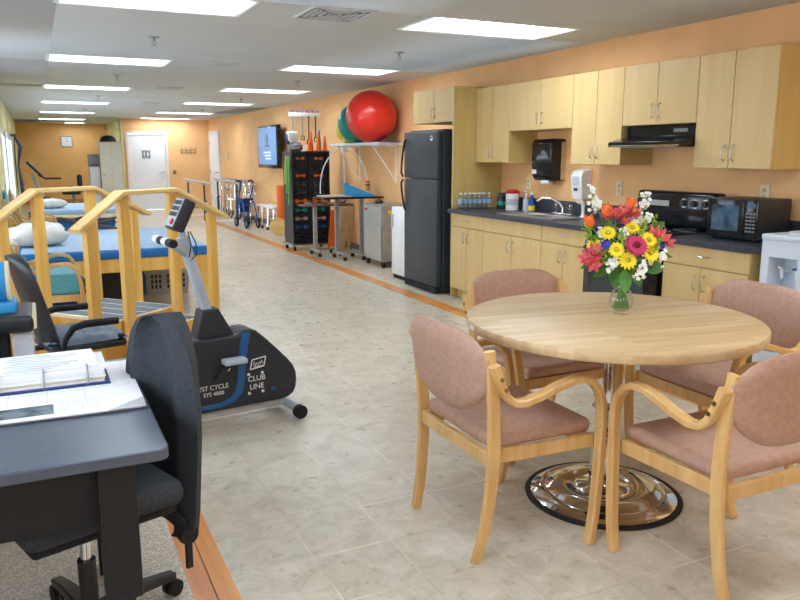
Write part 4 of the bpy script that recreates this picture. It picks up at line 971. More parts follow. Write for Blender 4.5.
m = MB(); m.T = Matrix.Translation((-.34,0,0)); m.rbox(-.06,.065,-.10,-.03,.355,.385,.01); m.build('pedal', 'bgrey', t)
m = MB(); m.rbox(-.54,-.46,.215,.30,.175,.2,.008); m.build('pedal', 'bgrey', t)
m = MB(); m.cyl((-.35,-.001,.315),(-.35,-.006,.315),.012,seg=12); m.build('axle_cap', 'cream', t)
R90 = (PI/2, 0, 0)
text_obj('CLUB', .042, 'white', t, (-.190,-.003,.236), R90, 'lettering')
text_obj('LINE', .042, 'white', t, (-.190,-.003,.190), R90, 'lettering')
for a, b in ((-.235,.264),(-.155,.264),(-.235,.158),(-.155,.158)):
    m = MB(); m.box(a-.007,a+.007,-.004,.0,b-.007,b+.007); m.build('square_mark', 'white', t)
m = MB(); m.box(-.105,-.08,-.004,0,.155,.170); m.build('blue_mark', 'dblue', t)
fr = [(-.225,.29),(-.145,.30),(-.133,.352),(-.213,.342)]
m = MB()
for i in range(4):
    (a,b),(c,d) = fr[i], fr[(i+1)%4]; m.sweep([(a,-.003,b),(c,-.003,d)], .003, .006, (0,1,0))
m.build('logo_frame', 'white', t)
m = MB(); m.tube([(-.208,-.003,.312),(-.200,-.003,.330),(-.194,-.003,.308),(-.187,-.003,.325),(-.180,-.003,.309),(-.171,-.003,.328),(-.165,-.003,.312),(-.157,-.003,.334),(-.151,-.003,.316)], .003, 5); m.box(-.205,-.150,-.004,0,.300,.304); m.build('logo_script', 'white', t)
text_obj('TEST CYCLE', .036, 'white', t, (-.445,-.003,.225), R90, 'lettering', sx=.95)
text_obj('SYS 4000', .030, 'white', t, (-.435,-.003,.190), R90, 'lettering')

# ------------------------------------------------------------------ office chairs
def star_base(t, r=.30, rot=0., z=.03):
    m = MB(); m.cyl((0,0,.07),(0,0,.12),.045); 
    m.build('base_hub', 'black', t)
    for i in range(5):
        a = rot+2*PI*i/5; c, s = math.cos(a), math.sin(a)
        m = MB(); m.sweep([(c*.03,s*.03,.105),(c*r*.6,s*r*.6,.095),(c*r,s*r,.07)], [.05,.045,.036], [.04,.034,.026], (-s,c,0)); l = m.build('base_leg', 'black', t)
        m = MB()
        for q in (-.02,.006): m.cyl((c*r-s*q,s*r+c*q,.029),(c*r-s*(q+.014),s*r+c*(q+.014),.029),.028,seg=14)
        m.build('caster', 'rubber', l)
    m = MB(); m.cyl((0,0,.10),(0,0,.28),.026); m.build('gas_lift_sleeve', 'black', t)
    m = MB(); m.cyl((0,0,.28),(0,0,.44),.016); m.build('gas_lift', 'chrome', t)
def back_pad(t, prof, x0, lean, thick, c, ridge=.012, curve=.05, name='backrest'):
    """prof: list of (z, half width)"""
    nu = 20; vs = []; fs = []; rows = len(prof); zc = prof[0][0]
    for side in (0, 1):
        for z, w in prof:
            for i in range(nu+1):
                u = i/nu*2-1
                e = 1-abs(u)**6
                rd = ridge*math.exp(-((abs(u)-.62)/.12)**2)
                x = x0-(z-zc)*lean+curve*u*u
                x += (thick*.5*e+rd*e) if side == 0 else -thick*.5*e-.0
                vs.append((x, w*u, z))
    n = nu+1
    for side in (0, 1):
        o = side*rows*n
        for r in range(rows-1):
            for i in range(nu):
                a = o+r*n+i; fs.append((a,a+1,a+n+1,a+n))
    S = rows*n
    for i in range(nu):
        fs.append((i, i+1, S+i+1, S+i)); a = (rows-1)*n+i; fs.append((a, a+1, S+a+1, S+a))
    for r in range(rows-1):
        for e in (0, nu): a = r*n+e; fs.append((a, a+n, S+a+n, S+a))
    m = MB(); m._add(vs, fs); return m.build(name, c, t, angle=60)
t = thing('office_chair', 'black fabric office chair with tall rounded back tucked at the desk', 'chair', (.045, 2.20, 0.004), math.radians(199))
star_base(t, .31, math.radians(-13-80))
m = MB(); m.rbox(-.22,.22,-.20,.21,.445,.525,.035); m.build('seat', 'fabric', t)
m = MB(); m.rbox(-.20,.20,-.19,.19,.425,.45,.012); m.build('seat_shell', 'rubber', t)
m = MB(); m.box(-.09,.09,-.07,.07,.40,.43); m.build('seat_mechanism', 'black', t)
prof = [(.31,.165),(.33,.195),(.40,.21),(.52,.22),(.62,.228),(.70,.226),(.78,.215),(.84,.198),(.89,.172),(.925,.138),(.945,.10),(.957,.05),(.96,.012)]
bk = back_pad(t, prof, -.285, .04, .06, 'fabric', .026, .05)
m = MB(); m.sweep([(-.10,0,.415),(-.30,0,.40),(-.345,0,.50),(-.335,0,.62)], .06, .014, (0,1,0)); m.build('back_bar', 'black', t)
m = MB(); m.tube([(-.18,.14,.42),(-.215,.165,.39),(-.225,.175,.36)], .014, 8); ar = m.build('adjuster_lever', 'rubber', t)
m = MB(); m.T = Matrix.Translation((-.225,.185,.345)) @ Matrix.Rotation(PI/2,4,'X'); m.lathe([(.010,-.012),(.028,-.012),(.030,0),(.028,.012),(.010,.012)], seg=18); m.lathe([(.001,-.014),(.012,-.014),(.012,.014),(.001,.014)], seg=10); m.build('adjuster_knob', 'rubber', ar)
m = MB(); m.sweep([(-.225,.185,.33),(-.225,.185,.24)], .014, .02, (0,1,0)); m.build('adjuster_tab', 'rubber', ar)

t = thing('office_chair', 'low black office chair with slate grey vinyl seat and looped arms by the stairs', 'chair', (.15, 4.40, .004), math.radians(14))
star_base(t, .24, .3)
nu, nv = 26, 16; vs = []; fs = []
def seatz(x, y):
    r = (abs(x)/.205)**3.5+(abs(y)/.205)**3.5
    return max(0, 1-r)**.4
for sg in (1, 0):
    for i in range(nu+1):
        for j in range(nv+1):
            x = -.205+.41*i/nu; y = -.205+.41*j/nv
            k = seatz(x, y); gr = .008*sum(math.exp(-((x-g)/.008)**2) for g in (-.03,.04,.11))*(1 if abs(y) < .19 else 0)
            rx = x; vs.append((rx, y, .455+(.055*k-gr if sg else -.03*k)))
for sg in (0, 1):
    o = sg*(nu+1)*(nv+1)
    for i in range(nu):
        for j in range(nv): a = o+i*(nv+1)+j; fs.append((a,a+1,a+nv+2,a+nv+1))
m = MB(); m._add(vs, fs); m.build('seat', 'greyfab', t, angle=70)
m = MB(); m.rbox(-.195,.195,-.195,.195,.405,.45,.02); m.build('seat_shell', 'black', t)
prof = [(.44,.14),(.48,.185),(.56,.20),(.66,.205),(.76,.20),(.84,.185),(.89,.155),(.915,.11),(.925,.04)]
back_pad(t, prof, -.175, .26, .06, 'black', 0, .03)
m = MB(); m.sweep([(-.06,0,.42),(-.27,0,.42),(-.31,0,.52)], .07, .016, (0,1,0)); m.build('back_bar', 'black', t)
for s in (-1,1):
    m = MB(); m.tube([(-.15,s*.225,.435),(-.14,s*.25,.50),(-.10,s*.255,.555),(-.04,s*.255,.57),(.13,s*.25,.565)], [.013,.015,.018,.02,.019], 10); m.build('armrest', 'rubber', t)

# ------------------------------------------------------------------ desk and what lies on it
t = thing('desk', 'dark charcoal desk with rounded corner and thick leg in the foreground', 'desk', (0,0,.004))
cr = [(-1.18,1.786)]+[(.21+.03*math.sin(a),1.816-.03*math.cos(a)) for a in [i*PI/12 for i in range(7)]]+[(.24,2.70),(-1.18,2.70)]
m = MB(); m.prism(cr, (0,0,.706), (1,0,0), (0,1,0), (0,0,.03)); m.build('desktop', 'desk', t, bevel=.004)
m = MB(); m.box(-1.10,.15,1.90,1.93,.52,.705); m.build('apron', 'deskleg', t)
m = MB(); m.box(-1.10,.10,2.655,2.675,.30,.705); m.build('back_panel', 'deskleg', t)
for x in (.075,-1.15):
    for y in (1.83,2.58):
        m = MB(); m.box(x,x+.088,y,y+.085,.34,.705); l = m.build('leg', 'deskleg', t, bevel=.006)
        m = MB(); m.box(x+.018,x+.070,y+.015,y+.07,.0,.34); m.build('leg_foot', 'deskleg', l)
zt = .7405
t = thing('desk_calendar', 'large white paper desk calendar pad with a printed photo lying on the desk', 'calendar', (0,0,zt))
m = MB(); m.prism([(-.45,2.125),(.228,2.105),(.234,2.115),(.236,2.64),(-.45,2.66)], (0,0,0), (1,0,0), (0,1,0), (0,0,.004)); m.build('pad_backing', 'ink', t)
m = MB(); m.prism([(-.45,2.135),(.215,2.115),(.230,2.16),(.232,2.64),(-.45,2.655)], (0,0,.0042), (1,0,0), (0,1,0), (0,0,.003)); m.build('calendar_sheet', 'paper', t)
m = MB(); m.prism([(.13,2.113),(.228,2.110),(.230,2.20)], (0,0,.0074), (1,0,0), (0,1,0), (0,0,.0015)); m.build('corner_holder', 'lgrey', t)
m = MB(); m.box(-.40,-.005,2.15,2.235,.0073,.0082); m.build('printed_photo', 'photo', t)
m = MB()
for i in range(3):
    for j in range(4):
        for k in range(4): m.box(.01+i*.035+k*.0075,.0145+i*.035+k*.0075,2.165+j*.022,2.170+j*.022,.0073,.0077)
m.build('date_print', 'pale', t)
m = MB()
for i in range(6): m.box(-.42+.1*i,-.4185+.1*i,2.25,2.63,.0073,.0077)
for j in range(2): m.box(-.43,.21,2.26+.09*j,2.2615+.09*j,.0073,.0077)
m.build('grid_lines', 'pale', t)
t = thing('ring_binder', 'open ring binder stacked with white printed pages on the desk calendar', 'binder', (0,0,zt+.0085))
m = MB(); m.box(-.48,.158,2.375,2.60,0,.004); m.build('binder_cover', 'navy', t)
random.seed(3)
for i in range(6):
    dx = random.uniform(-.006,.004); dy = random.uniform(-.004,.004)
    m = MB(); z = .0045+i*.0078
    x1 = .146+dx
    m.box(-.46,x1,2.392+dy,2.585+dy,z,z+.0072); m.build('page_block', 'paper' if i != 1 else 'cream', t)
m = MB(); m._add([(-.46,2.40,.0520),(.13,2.40,.0520),(.12,2.59,.062),(-.46,2.59,.056),(-.46,2.40,.053),(.13,2.40,.053),(.12,2.59,.063),(-.46,2.59,.057)], [(0,3,2,1),(4,5,6,7),(0,1,5,4),(1,2,6,5),(2,3,7,6),(3,0,4,7)]); m.build('top_page', 'paper', t)
m = MB()
for j in range(9):
    y = 2.415+.018*j; m.box(-.13+.01*(j%3),.0+.025*(j%4),y,y+.003,.0540+.0009*j,.0556+.0009*j)
m.build('printed_lines', 'pale', t)
for x in (-.145,-.025,.095):
    m = MB(); m.tube([(x,2.386,.002),(x,2.380,.03),(x,2.388,.056),(x,2.41,.058)], .003, 6); m.build('ring', 'steel', t)

# stand at the left edge with the blue roll
t = thing('side_stand', 'small black side stand with pale edge behind the desk at the left', 'stand', (-.38, 3.22, .004))
m = MB(); m.rbox(-.30,.335,-.17,.15,.78,.845,.02); m.build('stand_top', 'black', t)
m = MB(); m.rbox(.325,.342,-.16,.14,.79,.84,.006); m.build('edge_trim', 'cream', t)
m = MB(); m.box(-.25,.24,-.12,.12,.03,.78); m.box(-.28,.30,-.15,.15,0,.03); m.build('stand_body', 'deskleg', t)
t = thing('paper_pack', 'pale pack of paper hanging at the side of the black stand', 'paper pack', (-.09, 3.2, .62)); m = MB(); m.rbox(-.035,.035,-.10,.10,0,.155,.01); m.build('pack', 'frame', t); m = MB(); m.box(-.03,.03,-.102,-.1,.02,.13); m.build('print', 'pale', t)
t = thing('tape_roll', 'bright blue roll with pale round end lying in a cradle on the black stand', 'roll', (-.20, 3.20, .845))
m = MB(); m.cyl((-.16,0,.115),(.07,0,.115),.075,seg=28); m.build('roll_body', 'blue', t)
m = MB(); m.cyl((.07,0,.115),(.083,0,.115),.078,seg=28); m.build('end_disc', 'cream', t)
m = MB(); m.rbox(-.17,.10,-.07,.07,.0,.045,.01); m.build('cradle', 'blue', t)
m = MB(); m.rbox(.085,.10,-.02,.02,.005,.035,.003); m.build('cradle_tab', 'paper', t)

# ------------------------------------------------------------------ armchairs
def armchair(name, label, uph, loc, rz, group, hb=0., seat_up=0., wd='chairw'):
    t = thing(name, label, 'chair', loc, rz, group)
    m = MB(); zt = .468+seat_up; zb = .412
    m.rbox(-.215,.232,-.243,.243,zb,zt,.026,4); st = m.build('seat', uph, t, angle=60)
    m = MB()
    for s in (-1,1):
        m.prism([(-.235,s*.228),(.226,s*.244),(.226,s*.262),(-.235,s*.246)], (0,0,.362), (1,0,0), (0,1,0), (0,0,.052))
    m.box(.198,.224,-.244,.244,.362,.411); m.box(-.235,-.21,-.235,.235,.362,.411); m.build('seat_frame', wd, t, bevel=.003)
    # back pad
    nu, nv = 20, 10; vs = []; fs = []
    for side in (0,1):
        for j in range(nv+1):
            v = j/nv
            for i in range(nu+1):
                u = i/nu*2-1; au = abs(u)
                z0 = .530+.115*au**3.2; z1 = .840-.085*au**4.5
                z = z0+(z1-z0)*v; z = z if hb == 0 else .52+(z-.52)*(1+hb)
                th = .018*(1-au**8)*(1-(2*v-1)**8)+.004
                x = -.236-.028*(1-u*u)-(z-.5)*.09
                vs.append((x+(th if side == 0 else -th), (.272+.018*v)*u, z))
    n = nu+1; S = n*(nv+1)
    for side in (0,1):
        for j in range(nv):
            for i in range(nu): a = side*S+j*n+i; fs.append((a,a+1,a+n+1,a+n))
    for i in range(nu):
        fs.append((i,i+1,S+i+1,S+i)); a = nv*n+i; fs.append((a,a+1,S+a+1,S+a))
    for j in range(nv):
        for e in (0,nu): a = j*n+e; fs.append((a,a+n,S+a+n,S+a))
    m = MB(); m._add(vs, fs); m.build('backrest', uph, t, angle=60)
    zz = 1+hb
    for s in (-1,1):
        top = .52+(.785-.52)*zz
        m = MB(); m.sweep([(-.262,s*.238,0),(-.236,s*.250,.12),(-.220,s*.260,.28),(-.216,s*.266,.42),(-.222,s*.272,.55),(-.234-.07*hb,s*.276,.66+.1*hb),(-.250-.09*hb,s*.276,top)], .024, [.036,.042,.046,.048,.046,.042,.036], (0,1,0)); m.build('leg', wd, t)
        y = s*.302
        arm = [(-.246,y-s*.002,.740),(-.222,y,.680),(-.198,y,.630),(-.165,y,.601),(-.12,y,.596),(-.05,y,.612),(.02,y,.636),(.085,y,.650),(.130,y,.650),(.172,y,.632),(.203,y,.594),(.219,y,.54)]
        m = MB(); m.sweep(arm, .042, [.034]+[.026]*11, (0,1,0)); ar = m.build('armrest', wd, t)
        m = MB(); m.sweep([(.219,y,.54),(.228,y-s*.006,.47),(.232,y-s*.012,.40),(.228,y-s*.012,.25),(.213,y-s*.006,.11),(.188,y+s*.002,0)], .040, [.027,.030,.033,.036,.034,.030], (0,1,0)); m.build('leg', wd, t)
        for (bx, bz) in ((-.227,.695),(-.209,.657)):
            m = MB(); m.cyl((bx,s*.320,bz),(bx,s*.327,bz),.0075,seg=10); m.build('bolt', 'brass', ar)
    return t
G = 'beech armchairs around the dining table'
c1 = armchair('dining_chair', 'beech armchair with mauve seat at the table, its back to the open floor', 'uph', (1.575, 2.36, 0), 0, G)
def chair_copy(loc, rz, lb):
    return dup(c1, loc, rz, lb)
chair_copy((2.22, 3.0, 0), -PI/2, 'beech armchair with mauve seat behind the table, on the sink cabinet side')
chair_copy((2.76, 2.42, 0), PI, 'beech armchair with mauve seat at the table, nearest the water cooler')
chair_copy((2.115, 1.785, 0), PI/2, 'beech armchair with mauve seat nearest the camera, at the right edge of the picture')
GP = 'patient armchairs by the mat tables'
armchair('patient_chair', 'bentwood patient armchair with teal seat beside the near mat table and stairs', 'teal', (.02, 6.28, 0), 0, GP, hb=.75, seat_up=.10)
armchair('patient_chair', 'beige bentwood armchair behind the pillows, by the middle mat table', 'beige', (.0, 10.9, 0), 0, GP, hb=.5)
armchair('patient_chair', 'teal backed armchair close to the far left windows', 'teal', (-.03, 9.95, 0), .0, GP, hb=.6)

# ------------------------------------------------------------------ dining table
t = thing('dining_table', 'round butcher block table on a chrome pedestal with round base', 'table', (2.09, 2.365, 0))
m = MB(); m.lathe([(.001,.737),(.584,.737),(.590,.742),(.592,.749),(.592,.769),(.589,.775),(.582,.778),(.001,.778)], seg=72); m.build('tabletop', 'table', t, angle=30)
m = MB(); m.T = Matrix.Rotation(math.radians(165),4,'Z'); m.box(.5915,.5935,-.022,.022,.749,.765); m.build('edge_label', 'paper', t)
m = MB(); m.lathe([(.001,.725),(.18,.725),(.18,.7365),(.001,.7365)], seg=24); m.build('top_plate', 'black', t)
m = MB(); m.cyl((0,0,.40),(0,0,.726),.021,seg=24); m.build('upper_column', 'chrome', t)
m = MB(); m.lathe([(.001,.388),(.058,.388),(.060,.392),(.060,.398),(.056,.402),(.001,.402)], seg=32); m.build('collar_disc', 'chrome', t)
m = MB(); m.lathe([(.046,.25),(.046,.388)], seg=28); m.build('guard_sleeve', 'glass', t)
m = MB()
m.tube([(.022*math.cos(k*.9), .022*math.sin(k*.9), .262+k*.0042) for k in range(28)], .0045, 6); m.cyl((0,0,.25),(0,0,.39),.012); m.build('lift_spring', 'steel', t)
m = MB(); m.rbox(-.02,.02,-.02,.02,.262,.31,.005); m.build('release_block', 'rubber', t)
m = MB(); m.lathe([(.046,.248),(.048,.25),(.052,.245),(.058,.13),(.058,.105)], seg=36); m.cyl((0,0,.25),(0,0,.252),.046,seg=28); m.build('lower_sleeve', 'chrome', t)
m = MB(); m.lathe([(.060,.09),(.061,.106),(.058,.106)], seg=36); m.build('seal_ring', 'rubber', t)
m = MB(); m.lathe([(.059,.092),(.059,.06),(.066,.055),(.105,.048),(.115,.036),(.13,.036),(.16,.05),(.22,.044),(.235,.030),(.25,.026),(.262,.033),(.275,.028),(.302,.014),(.312,.006)], seg=64); m.build('base', 'chrome', t, angle=50)
m = MB(); m.lathe([(.300,.0),(.326,.0),(.328,.006),(.320,.012),(.310,.014),(.300,.012)], seg=64); m.build('rubber_rim', 'rubber', t)

# ------------------------------------------------------------------ vase and flowers
VX, VY, VZ = 2.164, 2.395, .779
t = thing('vase', 'clear glass vase with round belly holding the flowers on the table', 'vase', (VX, VY, VZ))
m = MB(); m.lathe([(.001,.002),(.032,.001),(.034,.008),(.030,.012),(.046,.03),(.053,.05),(.052,.068),(.042,.09),(.029,.11),(.027,.125),(.031,.145),(.041,.17),(.039,.17),(.029,.146),(.0245,.125),(.0265,.11),(.039,.09),(.049,.068),(.050,.05),(.043,.032),(.026,.015),(.001,.014)], seg=32); m.build('glass_body', 'glass', t, angle=80)
m = MB(); m.lathe([(.001,.0155),(.025,.0165),(.0415,.033),(.0485,.05),(.0475,.068),(.0376,.09),(.026,.109),(.001,.109)], seg=32); m.build('water', 'water', t, angle=80)
f_ = 756.; yaw, pit = math.radians(25.5), math.radians(10.84)
Fv = Vector((math.sin(yaw)*math.cos(pit), math.cos(yaw)*math.cos(pit), -math.sin(pit))); Rv = Vector((math.cos(yaw), -math.sin(yaw), 0)); Uv = Rv.cross(Fv)
HC = Vector((VX, VY, .90))
def stem(parent, p, c='stem', r=.0022):
    # from the flower head down through the neck of the vase to its floor
    a = random.uniform(0, 2*PI); q = .026
    d = (p-Vector((VX,VY,p.z))); k = -1 if d.length > .03 else 1
    foot = Vector((VX-d.x*.15+q*math.cos(a)*.6, VY-d.y*.15+q*math.sin(a)*.6, VZ+.022))
    neck = Vector((VX+d.x*.06+.010*math.cos(a), VY+d.y*.06+.010*math.sin(a), VZ+.13))
    mid = neck.lerp(p, .5)+Vector((0,0,.03))
    m = MB(); m.tube([foot-p, (foot.lerp(neck,.5))-p, neck-p, mid-p, (0,0,-.004)], r, 6); m.build('stem', c, parent)
def facing(d):
    d = d.normalized(); return d.to_track_quat('Z', 'Y').to_matrix().to_4x4()
def petals(m, n, r0, r1, w, lift, curl=0., T=Matrix.Identity(4), thick=.0012, pts=5):
    for i in range(n):
        a = 2*PI*i/n; R = T @ Matrix.Rotation(a,4,'Z'); vs = []
        for j in range(pts+1):
            f = j/pts; r = r0+(r1-r0)*f; ww = w*math.sin(PI*min(.97,.16+f*.80))**.8; z = lift*f+curl*f*f
            vs += [(r,-ww,z),(r,ww,z),(r,-ww,z-thick),(r,ww,z-thick)]
        fs = []
        for j in range(pts):
            b = j*4; fs += [(b,b+4,b+5,b+1),(b+2,b+3,b+7,b+6),(b,b+2,b+6,b+4),(b+1,b+5,b+7,b+3)]
        m._add(vs, fs, R)
def place(off):
    """offset (across, depth, height) in metres from the vase axis at height .90"""
    return Vector((VX, VY, .905))+Vector((math.cos(yaw),-math.sin(yaw),0))*off[0]+Vector((math.sin(yaw),math.cos(yaw),0))*off[1]+Vector((0,0,off[2]))
def outward(p): return (p-Vector((VX, VY+.05, .93)))*1.0+Vector((-.10,-.22,.10))
def daisy(off, lb, r=.034):
    p = place(off); t = thing('daisy', lb, 'flower', p, 0, 'yellow daisies in the bouquet'); T = facing(outward(p))
    m = MB(); petals(m, 13, .008, r, .0075, .004, -.004, T); petals(m, 11, .006, r*.86, .007, .010, -.002, T @ Matrix.Rotation(.2,4,'Z')); m.build('petals', 'daisy', t)
    m = MB(); m.sphere((0,0,.006), .011, 12, 8, (1,1,.5), T); m.build('flower_centre', 'dcen', t); stem(t, p)
daisy((-.128,-.02,.163), 'yellow daisy at the left edge of the bouquet')
daisy((-.060,-.10,.155), 'yellow daisy left of the magenta gerbera, below centre')
daisy((-.078,-.03,.215), 'yellow daisy upper left, under the orange tulips')
daisy((-.020,-.12,.115), 'yellow daisy lowest in the middle of the bouquet', .039)
daisy((.075,-.07,.190), 'yellow daisy just right of the magenta gerbera', .039)
daisy((.078,-.09,.140), 'yellow daisy low right beside the white blossoms', .040)
daisy((.022,-.02,.235), 'yellow daisy directly above the magenta gerbera', .034)
p = place((.014,-.115,.175)); t = thing('gerbera', 'large magenta gerbera in the middle of the bouquet', 'flower', p); T = facing(outward(p))
m = MB(); petals(m, 20, .010, .048, .0065, .003, -.006, T); petals(m, 18, .008, .040, .007, .009, -.004, T @ Matrix.Rotation(.15,4,'Z')); m.build('petals', 'gerb', t)
m = MB(); m.sphere((0,0,.008), .014, 14, 8, (1,1,.5), T); m.build('flower_centre', 'gcen', t); stem(t, p)
for off, lb in (((-.148,.0,.255),'orange tulip at the far left of the bouquet'), ((-.075,.02,.300),'orange tulip upper left beside the white sprig'), ((.022,.03,.325),'orange tulip at the top, right of the middle')):
    p = place(off); t = thing('tulip', lb, 'flower', p, 0, 'orange tulips in the bouquet'); T = facing(Vector((off[0],-.12,.30)))
    m = MB()
    m.lathe([(.003,-.022),(.015,-.016),(.021,-.003),(.020,.010),(.015,.020),(.010,.025)], seg=14, T=T); petals(m, 5, .014, .022, .012, .024, .010, T @ Matrix.Translation((0,0,-.006)), .002); m.build('petals', 'fora', t); stem(t, p, r=.003)
def lily(off, lb, s=1.):
    p = place(off); t = thing('lily', lb, 'flower', p, 0, 'pink lilies in the bouquet')
    for k in range(4):
        o = Vector((random.uniform(-.028,.028), random.uniform(-.02,.02), random.uniform(-.022,.022))); T = Matrix.Translation(o*s) @ facing(outward(p)+o*6)
        m = MB(); petals(m, 6, .003, .030*s, .0085*s, .022, .008, T); m.build('petals', 'alst', t)
        m = MB()
        for q in range(5): a = q*1.25; m.tube([T @ Vector((0,0,.004)), T @ Vector((.006*math.cos(a),.006*math.sin(a),.028))], .0009, 4)
        m.build('stamens', 'yel', t)
    stem(t, p)
lily((-.150,-.06,.115), 'pink lily cluster at the lower left of the bouquet', 1.15)
lily((-.045,.0,.275), 'pink lily cluster at the top left of the middle')
lily((.010,-.01,.270), 'pink lily cluster above the gerbera, right of the middle')
lily((.150,-.02,.180), 'pink lily cluster at the right edge of the bouquet', 1.15)
def sprig(off, L, lb, n=22):
    p = place(off); t = thing('white_sprig', lb, 'flower', p, 0, 'white blossom sprigs in the bouquet'); m = MB(); mt = MB()
    ax = (p-Vector((VX,VY,.85))).normalized()
    for i in range(n):
        f = random.random(); o = ax*(f-.5)*L+Vector((random.uniform(-1,1),random.uniform(-1,1),random.uniform(-1,1)))*(.012+.014*(1-f))
        T = Matrix.Translation(o) @ facing(o+Vector((-.02,-.04,.02)))
        petals(m, 5, .001, .0095, .0045, .002, 0, T, .001, 3); mt.tube([o, o*.35-ax*L*.3], .0008, 4)
    m.build('blossoms', 'fwhite', t); mt.build('twigs', 'stem', t); stem(t, p)
sprig((-.120,.05,.345), .10, 'tall white sprig at the top left of the bouquet', 34)
sprig((.085,.05,.330), .09, 'tall white sprig at the top right of the bouquet', 30)
sprig((.050,.02,.275), .06, 'white blossoms between the top tulip and the right sprig', 24)
sprig((.100,.03,.265), .04, 'small white blossoms right of the middle sprig', 16)
sprig((-.100,.01,.200), .05, 'white blossoms behind the upper left daisy', 18)
sprig((.040,-.12,.085), .05, 'white blossoms low in the middle of the bouquet', 24)
sprig((.120,-.08,.125), .05, 'white blossoms at the lower right of the bouquet', 22)
sprig((-.070,-.10,.095), .04, 'white blossoms at the lower left near the pink lily', 18)
sprig((-.025,-.05,.215), .035, 'white blossoms just above left of the gerbera', 16)
for off, lb in (((-.100,-.08,.170),'dark violet blossom at the left between the daisies'), ((.125,-.06,.165),'dark violet blossom at the right by the pink lilies')):
    p = place(off); t = thing('violet_blossom', lb, 'flower', p); T = facing(outward(p)); m = MB(); petals(m, 7, .002, .022, .008, .010, 0, T); m.build('petals', 'purp', t); stem(t, p)
def leaf(off, L, w, tipdir, lb, c='leaf'):
    p = place(off); o_ = thing('leaf', lb, 'leaf', p, 0, 'leaves in the bouquet'); d = (Vector((math.cos(yaw),-math.sin(yaw),0))*tipdir[0]+Vector((math.sin(yaw),math.cos(yaw),0))*tipdir[1]+Vector((0,0,tipdir[2]))).normalized()
    sd = d.cross(Fv).normalized(); nn = sd.cross(d).normalized(); m = MB(); vs = []; fs = []
    for j in range(9):
        f = j/8; ww = w*math.sin(PI*min(.985,.04+f*.95))**.75; b = d*(f*L)+Vector((0,0,-.05*L*f*f*3))
        vs += [b-sd*ww-nn*ww*.25, b, b+sd*ww-nn*ww*.25, b-sd*ww-nn*(ww*.25-.0012), b+nn*.0012, b+sd*ww-nn*(ww*.25-.0012)]
    for j in range(8):
        b = j*6; fs += [(b,b+6,b+7,b+1),(b+1,b+7,b+8,b+2),(b+3,b+4,b+10,b+9),(b+4,b+5,b+11,b+10),(b,b+3,b+9,b+6),(b+2,b+8,b+11,b+5)]
    m._add(vs, fs); m.build('blade', c, o_, angle=70); stem(o_, p)
leaf((-.035,-.04,.10), .10, .036, (-.25,-.5,-.9), 'broad green leaf hanging at the lower left above the vase')
leaf((-.05,-.02,.08), .09, .022, (-1,-.3,-.35), 'green leaf reaching left below the pink lily')
leaf((-.10,-.02,.105), .09, .014, (-1,-.2,-.25), 'narrow green leaf tip at the far lower left')
leaf((.06,-.05,.09), .085, .032, (.9,-.4,-.05), 'broad green leaf at the lower right')
leaf((.10,-.02,.13), .09, .012, (1,-.1,.0), 'narrow green leaf tip at the far right')
leaf((.03,.0,.07), .08, .022, (.35,-.3,-.6), 'small green leaf just over the vase rim at right')
leaf((-.02,.04,.10), .10, .030, (-.2,.3,.8), 'dark green leaf deep inside the bouquet, left')
leaf((.04,.03,.10), .11, .030, (.3,.2,.8), 'dark green leaf deep inside the bouquet, right')
def feather(off, L, lb):
    p = place(off); t = thing('goldenrod', lb, 'flower', p, 0, 'yellow-green filler sprays in the bouquet'); m = MB(); ax = (p-Vector((VX,VY,.86))).normalized()
    for i in range(46):
        f = i/46; o = ax*(f-.5)*L+Vector((random.uniform(-1,1),random.uniform(-1,1),random.uniform(-1,1)))*.022*(1-f*.6); m.sphere(o, random.uniform(.003,.0055), 6, 4)
        m.tube([o, ax*(f-.6)*L], .0007, 4)
    m.build('spray', 'leafl', t); stem(t, p)
feather((-.03,-.07,.19), .09, 'yellow-green spray between the gerbera and the left daisies')
feather((.05,-.06,.235), .09, 'yellow-green spray right above the gerbera')
feather((-.09,-.06,.13), .08, 'yellow-green spray between the lower daisies and the left lily')
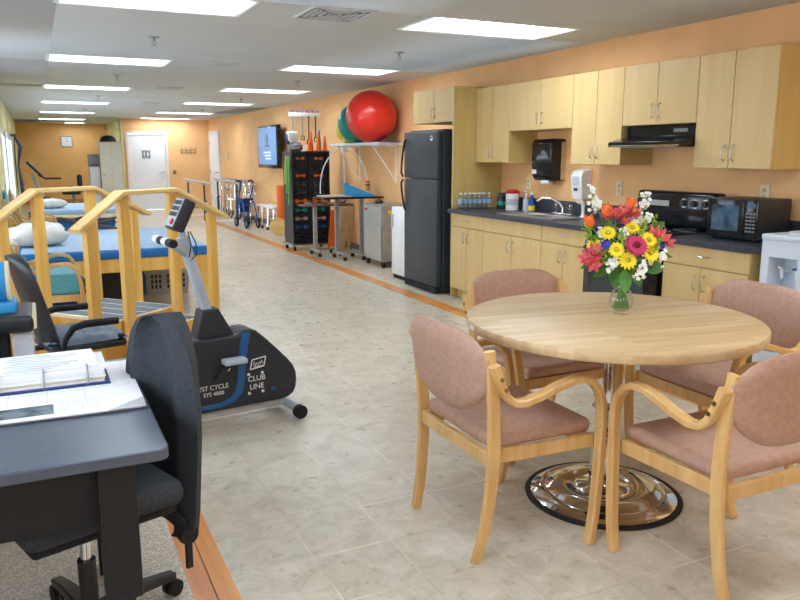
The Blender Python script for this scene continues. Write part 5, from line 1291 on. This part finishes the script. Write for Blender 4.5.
feather((.10,-.08,.16), .09, 'yellow-green spray between the right daisies and right lily')
leaf((-.02,-.09,.07), .09, .026, (-.1,-.5,-.6), 'green leaf drooping in front of the vase neck')
leaf((-.08,.0,.16), .09, .018, (-.7,-.2,.6), 'slim green leaf rising at the left between tulip and lily')
leaf((.09,.0,.20), .10, .018, (.6,-.1,.7), 'slim green leaf rising at the right behind the daisies')
feather((-.145,.0,.205), .12, 'yellow-green spray at the left of the bouquet')
feather((-.05,.03,.235), .10, 'yellow-green spray behind the upper daisies')
feather((.115,.04,.225), .11, 'yellow-green spray at the upper right')
feather((.135,.0,.215), .07, 'yellow-green spray at the far right above the pink lilies')
feather((-.115,-.04,.120), .06, 'yellow-green spray low at the left')

# ------------------------------------------------------------------ camera, light, colour
cam = bpy.data.cameras.new('camera'); co = bpy.data.objects.new('camera', cam); COL.objects.link(co); sc.camera = co
co.location = (0, 0, 1.43); co.rotation_euler = (PI/2-pit, 0, -yaw); cam.sensor_width = 36; cam.lens = 36*f_/800; cam.clip_start = .05
w = bpy.data.worlds.new('world'); sc.world = w; w.use_nodes = True
bg = w.node_tree.nodes['Background']; bg.inputs[0].default_value = (.72,.86,1,1); bg.inputs[1].default_value = 6.0
for w0, w1, X, z0, z1 in [(a, b, LN, .8, 2.1) for a, b in NW]+[(a, b, LX, .55, 1.78) for a, b in WIN]:
    L_ = bpy.data.lights.new('window_portal', 'AREA'); L_.shape = 'RECTANGLE'; L_.size = z1-z0; L_.size_y = w1-w0; L_.cycles.is_portal = True
    lo = bpy.data.objects.new('window_portal', L_); COL.objects.link(lo); lo.location = (X-.08, (w0+w1)/2, (z0+z1)/2); lo.rotation_euler = (0, -PI/2, 0)
sc.view_settings.view_transform = 'Standard'; sc.view_settings.look = 'None'; sc.view_settings.gamma = 1; sc.view_settings.exposure = 0.13
sc.cycles.max_bounces = 8; sc.cycles.diffuse_bounces = 5; sc.cycles.transparent_max_bounces = 12
sc.cycles.use_denoising = True; sc.cycles.sample_clamp_indirect = 6
